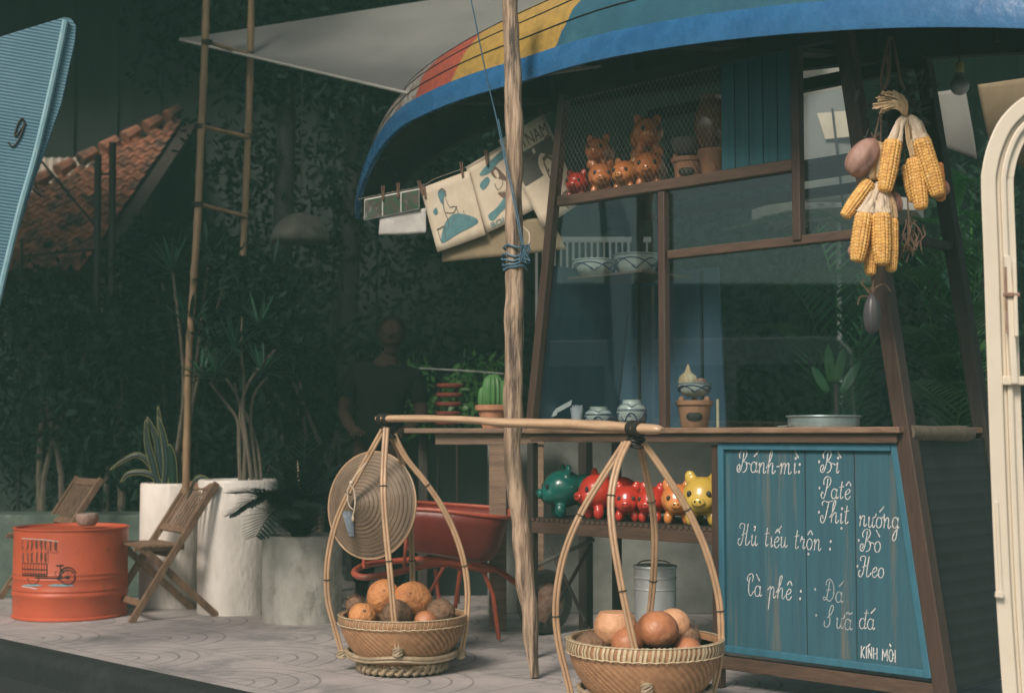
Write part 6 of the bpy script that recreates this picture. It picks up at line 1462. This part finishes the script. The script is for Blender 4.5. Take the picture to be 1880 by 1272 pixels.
# areca palms on the right, behind and beside the stall
def areca(x,y,zb_,lab,seed,tips,L=.26,w=.013,m='leaf_palm',n=20):
    t=thing('areca_palm',lab,'palm',V((x,y,zb_)),'palms beside and behind the stall'); rnd=random.Random(seed)
    for k,(a,b,Y,dr_) in enumerate(tips):
        mb=MB(); st_=MB(); frond(mb,V((x+rnd.uniform(-.06,.06),y+rnd.uniform(-.06,.06),zb_+.35)),P(a,b,Y),dr_,n,L,w,rnd,st_); fo=obj('frond',mb,M[m],t); obj('rachis',st_,M['leaf_bright'],fo)
    for k in range(4):
        mb=MB(); mb.tube([V((x+rnd.uniform(-.1,.1),y+rnd.uniform(-.1,.1),0)),V((x+rnd.uniform(-.06,.06),y,zb_+.4))],.014,7); obj('stem',mb,M['leaf_bright'],t)
areca(P(1760,700,6.5).x,6.5,.55,'glossy palm filling the gap between stall and cream frame',71,[(1650,495,6.2,.25),(1800,478,6.3,.3),(1690,600,5.95,.15),(1780,560,6.0,.2),(1810,620,6.1,.2),(1660,640,6.3,.15),(1730,520,6.5,.25),(1800,700,6.0,.1),(1680,700,6.1,.05),(1760,650,5.9,.12),(1820,560,6.6,.2),(1720,440,6.8,.2)])
areca(P(1560,700,7.4).x,7.4,.55,'palm seen through the large right pane',72,[(1450,520,7.0,.2),(1530,500,7.0,.25),(1600,560,7.1,.2),(1480,620,6.9,.15),(1560,640,6.9,.1),(1420,600,7.3,.2),(1610,470,7.5,.2),(1500,690,6.8,.05),(1500,420,7.8,.2)])
areca(P(1790,700,7.6).x,7.6,1.2,'tall palm high behind the hanging bulb',73,[(1700,400,7.3,.2),(1790,330,7.4,.3),(1830,390,7.2,.2),(1745,350,7.6,.25),(1690,450,7.4,.1),(1800,440,7.1,.15),(1400,400,8,.3),(1330,420,8,.3)],.22,.012)
# bright broad leaf near counter (seen through glass)
t=thing('rubber_plant','small plant with two bright upright leaves behind the steel pot','plant',V((P(1540,760,6.3).x,6.3,0)))
for k,(a,b,c_,d_) in enumerate(((1535,700,1550,638),(1525,700,1520,630),(1545,720,1580,660),(1520,720,1490,670))):
    mb=MB(); A=P(a,b,6.3);B=P(c_,d_,6.3); mb.leaf(A,B-A,V((0,-1,0)),(B-A).length,.022,0,seg=5); obj('leaf_blade',mb,M['leaf_bright'] if k<2 else M['leaf_palm'],t,solid=.001)
mb=MB(); mb.tube([V((P(1535,760,6.3).x,6.3,0)),P(1535,705,6.3)],.009,6); obj('stem',mb,M['stem'],t)
# lit garden patch in the gap left of the pole
rnd=random.Random(81); mb=MB()
for k in range(22):
    cloud(mb,P(rnd.uniform(745,925),rnd.uniform(668,790),8.55+rnd.uniform(-.1,.1)),(.12,.1,.10),44,.06,.014,rnd)
t=thing('bright_hedge','brighter green clipped hedge seen between the person and the pole','hedge',V((P(835,780,8.55).x,8.55,0)))
obj('foliage',mb,M['leaf_bright'],t); mb=MB(); mb.box((P(835,780,8.55).x,8.6,.45),(.62,.2,.9)); obj('hedge_core',mb,M['leaf_dark'],t)
mb=MB(); mb.tube([P(770,676,8.35),P(850,680,8.35),P(925,686,8.35)],.0035,5); 
obj('fence_wire',mb,M['lattice'],lab='thin white wire running in front of the bright hedge',cat='wire')
# stack of red discs standing in for striped cloth by the hedge
t=thing('striped_cloth_stack','stack of red discs standing in for striped cloth before the bright hedge','stool',V((P(822,780,8.1).x,8.1,0)))
for k in range(5):
    z=P(822,712+k*17,8.1).z; x=P(826-k*1.5,700,8.1).x; mb=MB(); mb.lathe([(.055,0),(.075,.006),(.078,.018),(.07,.024),(0,.024)],V((x,8.1,z)),20); obj('seat',mb,M['redcloth'],t)
for dx in (-.05,.05): mb=MB(); mb.tube([V((P(822,700,8.1).x+dx*1.3,8.1,0)),V((P(822,700,8.1).x+dx,8.1,P(822,712,8.1).z))],.008,6); obj('leg',mb,M['dark_wood'],t)
# ------------------------------------------------------------------ person standing in the dark
def skinned(name,verts,edges,m,par,root=0,sub=2):
    me=bpy.data.meshes.new(name); org=WL[par.name]; me.from_pydata([V(v[:3])-org for v in verts],edges,[]); me.materials.append(m)
    o=bpy.data.objects.new(name,me); COL.objects.link(o); o.parent=par; WL[o.name]=org
    md=o.modifiers.new('skin','SKIN'); md.use_smooth_shade=True
    for i,v in enumerate(verts):
        sv=me.skin_vertices[0].data[i]; r_=v[3]; sv.radius=(r_,r_ if len(v)<5 else v[4]); sv.use_root=(i==root)
    s_=o.modifiers.new('sub','SUBSURF'); s_.levels=sub; s_.render_levels=sub; return o
PX=P(695,800,8.0).x; PYy=8.0
per=thing('person','person with short dark hair in a dark shirt standing in shade, hands resting in front','person',V((PX,PYy,0)))
def b(x,y,z,r,r2=None): return (PX+x,PYy+y,z,r)+((r2,) if r2 else ())
vb=[b(0,0,.86,.135,.10),b(.0,.0,1.0,.125,.095),b(.01,0,1.15,.14,.10),b(.03,-.01,1.28,.13,.085),b(.05,-.015,1.37,.055),b(.065,-.03,1.43,.048),
    b(-.13,0,1.31,.055),b(-.20,-.02,1.08,.042),b(-.13,-.17,.98,.032),b(.20,-.01,1.27,.055),b(.25,-.03,1.06,.042),b(.17,-.18,.97,.032),
    b(-.08,0,.78,.085),b(-.09,-.01,.46,.058),b(-.09,.02,.08,.040),b(-.10,-.10,.035,.035),b(.08,0,.78,.085),b(.09,-.01,.46,.058),b(.10,.02,.08,.040),b(.11,-.10,.035,.035),
    b(-.09,-.22,.975,.024),b(.13,-.23,.965,.024)]
eb=[(0,1),(1,2),(2,3),(3,4),(4,5),(3,6),(6,7),(7,8),(3,9),(9,10),(10,11),(0,12),(12,13),(13,14),(14,15),(0,16),(16,17),(17,18),(18,19),(8,20),(11,21)]
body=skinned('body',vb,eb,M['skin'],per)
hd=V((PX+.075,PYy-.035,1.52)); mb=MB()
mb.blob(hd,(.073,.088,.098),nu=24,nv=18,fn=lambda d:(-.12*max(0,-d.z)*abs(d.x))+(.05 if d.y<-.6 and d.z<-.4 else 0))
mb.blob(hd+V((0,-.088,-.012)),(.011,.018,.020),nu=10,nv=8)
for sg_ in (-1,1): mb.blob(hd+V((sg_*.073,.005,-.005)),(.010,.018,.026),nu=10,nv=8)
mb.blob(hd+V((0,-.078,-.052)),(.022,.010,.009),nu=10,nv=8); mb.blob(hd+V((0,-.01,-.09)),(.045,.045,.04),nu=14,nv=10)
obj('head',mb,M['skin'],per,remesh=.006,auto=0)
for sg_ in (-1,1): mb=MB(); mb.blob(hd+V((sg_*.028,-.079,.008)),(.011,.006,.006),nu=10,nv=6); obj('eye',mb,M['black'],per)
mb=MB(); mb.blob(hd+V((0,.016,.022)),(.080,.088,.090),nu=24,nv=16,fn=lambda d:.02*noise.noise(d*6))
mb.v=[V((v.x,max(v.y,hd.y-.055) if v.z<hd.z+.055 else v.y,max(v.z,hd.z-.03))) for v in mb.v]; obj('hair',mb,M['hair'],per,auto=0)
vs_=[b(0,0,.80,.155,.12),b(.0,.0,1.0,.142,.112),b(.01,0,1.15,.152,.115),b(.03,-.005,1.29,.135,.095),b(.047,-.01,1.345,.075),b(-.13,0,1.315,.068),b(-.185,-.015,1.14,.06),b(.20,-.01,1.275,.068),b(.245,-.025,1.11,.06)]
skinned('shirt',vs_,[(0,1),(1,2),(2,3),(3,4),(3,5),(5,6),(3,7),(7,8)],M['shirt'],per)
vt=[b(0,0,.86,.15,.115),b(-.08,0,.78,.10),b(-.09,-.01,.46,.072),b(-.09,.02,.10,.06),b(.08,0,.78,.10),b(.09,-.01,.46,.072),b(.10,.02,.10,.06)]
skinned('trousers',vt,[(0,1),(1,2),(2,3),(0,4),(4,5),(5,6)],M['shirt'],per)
for sg_,wx,wy,wz in ((-1,-.09,-.22,.975),(1,.13,-.23,.965)):
    w0=V((PX+wx,PYy+wy,wz)); vh=[(*w0,.024,.016),(*(w0+V((.0,-.045,-.006))),.030,.014),(*(w0+V((0,-.075,-.010))),.032,.012)]; eh=[(0,1),(1,2)]
    hnd=skinned('hand',vh,eh,M['skin'],per,sub=1)
    for j in range(4):
        f0_=w0+V(((j-1.5)*.017,-.085,-.010)); l=.034-.005*abs(j-1.2); skinned('finger',[(*f0_,.0085),(*(f0_+V((0,-l,-.006))),.008),(*(f0_+V((0,-l*1.5,-.022))),.007)],[(0,1),(1,2)],M['skin'],hnd,sub=1)
    f0_=w0+V((-sg_*.026,-.03,-.006)); skinned('thumb',[(*f0_,.010),(*(f0_+V((-sg_*.014,-.028,-.008))),.009),(*(f0_+V((-sg_*.010,-.05,-.014))),.008)],[(0,1),(1,2)],M['skin'],hnd,sub=1)
# ------------------------------------------------------------------ unseen street side things added for the glass and gloss to mirror
t=thing('shophouse','unseen low dark shophouse added across the street for the stall glass to mirror','house',V((-10,1,0)))
mb=MB(); mb.box((-12,1,1.3),(4,22,2.8)); obj('wall',mb,M['moss_wall'],t)
for k in range(6):
    for z in (1.2,):
        mb=MB(); mb.box((-9.98,-8+3.4*k,z),(.06,1.5,2.2)); obj('window',mb,M['backwall'],t)
vt=thing('parked_van','unseen pale blue and white van added at the kerb for the stall glass to mirror','van',V((-6.4,5.2,-.13)))
Xv=V((-.25,.97,0)).normalized(); Yv=V((.97,.25,0)).normalized(); vc=V((-6.4,5.2,-.13))
def vp(u,w,z): return vc+Xv*u+Yv*w+UP*z
def side(pts,w0,w1,m,n,bev=.03,par=vt): mb=MB(); mb.prism([vp(a,w0,b) for a,b in pts],Yv*(w1-w0)); return obj(n,mb,m,par,bev=bev)
side([(-2.1,.28),(2.1,.28),(2.15,.7),(2.05,1.02),(-2.15,1.02),(-2.15,.6)],-.8,.8,M['bluepaint'],'body')
side([(-2.14,1.022),(2.0,1.022),(1.45,1.80),(1.2,1.88),(-2.0,1.88),(-2.12,1.75)],-.76,.76,M['whitepaint'],'cabin')
for a,b in ((-1.95,-1.2),(-1.1,-.2),(-.1,.75)): side([(a,1.12),(b,1.12),(b,1.66),(a,1.66)],.757,.775,M['black'],'window',.01)
side([(.85,1.12),(1.75,1.12),(1.36,1.66),(.85,1.66)],.757,.775,M['black'],'window',.01)
for u in (-1.35,1.35):
    for w in (-.72,.72):
        mb=MB(); mb.lathe([(.18,-.09),(.30,-.10),(.32,0),(.30,.10),(.18,.09)],vp(u,w,.32),28,(Xv,UP,Yv)); wh=obj('wheel',mb,M['black'],vt); mb=MB(); mb.lathe([(.0,.095),(.17,.10),(.19,.085)],vp(u,w,.32),20,(Xv,UP,Yv)); obj('rim',mb,M['steel'],wh)
for w in (-.55,.55): mb=MB(); mb.blob(vp(2.12,w,.78),.09,nu=14,nv=10); obj('headlight',mb,M['china'],vt)
# unseen crown added above the view to keep the garden in shade
t=thing('added_shade_tree','unseen leafy tree added so that its crown shades the garden','tree',V((-7.6,8.2,0))); rnd=random.Random(91); mb=MB()
for k in range(950):
    x=rnd.uniform(-8.0,-1.1); y=rnd.uniform(4.8,9.2)
    z=4.5+rnd.uniform(-.15,.7)
    if (y>7.3 and x<-3.0 and rnd.random()<.8) or (y>5.2 and x>-2.8 and rnd.random()<.9) or x>-1.4 or (x<-3.2 and y<5.2): continue  # gaps left so that sun reaches planters, tiled roof and awning
    cloud(mb,(x,y,z),(.42,.42,.25),26,.26,.07,rnd,shell=.1)
obj('crown',mb,M['leaf_bg'],t); mb=MB(); mb.tube(cr_spline([V((-7.6,8.2,0)),V((-7.4,8.1,2)),V((-6.6,7.8,4.1))],8),[.2-.06*i/16 for i in range(17)],12,wob=.2); obj('trunk',mb,M['stem'],t)
# ------------------------------------------------------------------ air: volume added to lift the dark tones evenly
def haze(dens):
    mb=MB(); mb.box((0,0,4.4),(150,150,11.2)); m=bpy.data.materials.new('tone_lift_haze'); m.use_nodes=True; nt=m.node_tree; nt.nodes.clear()
    o=nd(nt,'ShaderNodeOutputMaterial'); v=nd(nt,'ShaderNodeVolumePrincipled'); v.inputs['Color'].default_value=(.48,.95,.80,1); v.inputs['Density'].default_value=dens; v.inputs['Anisotropy'].default_value=0.0
    nt.links.new(v.outputs[0],o.inputs['Volume']); obj('haze',mb,m,kind='stuff')
haze(.0075)
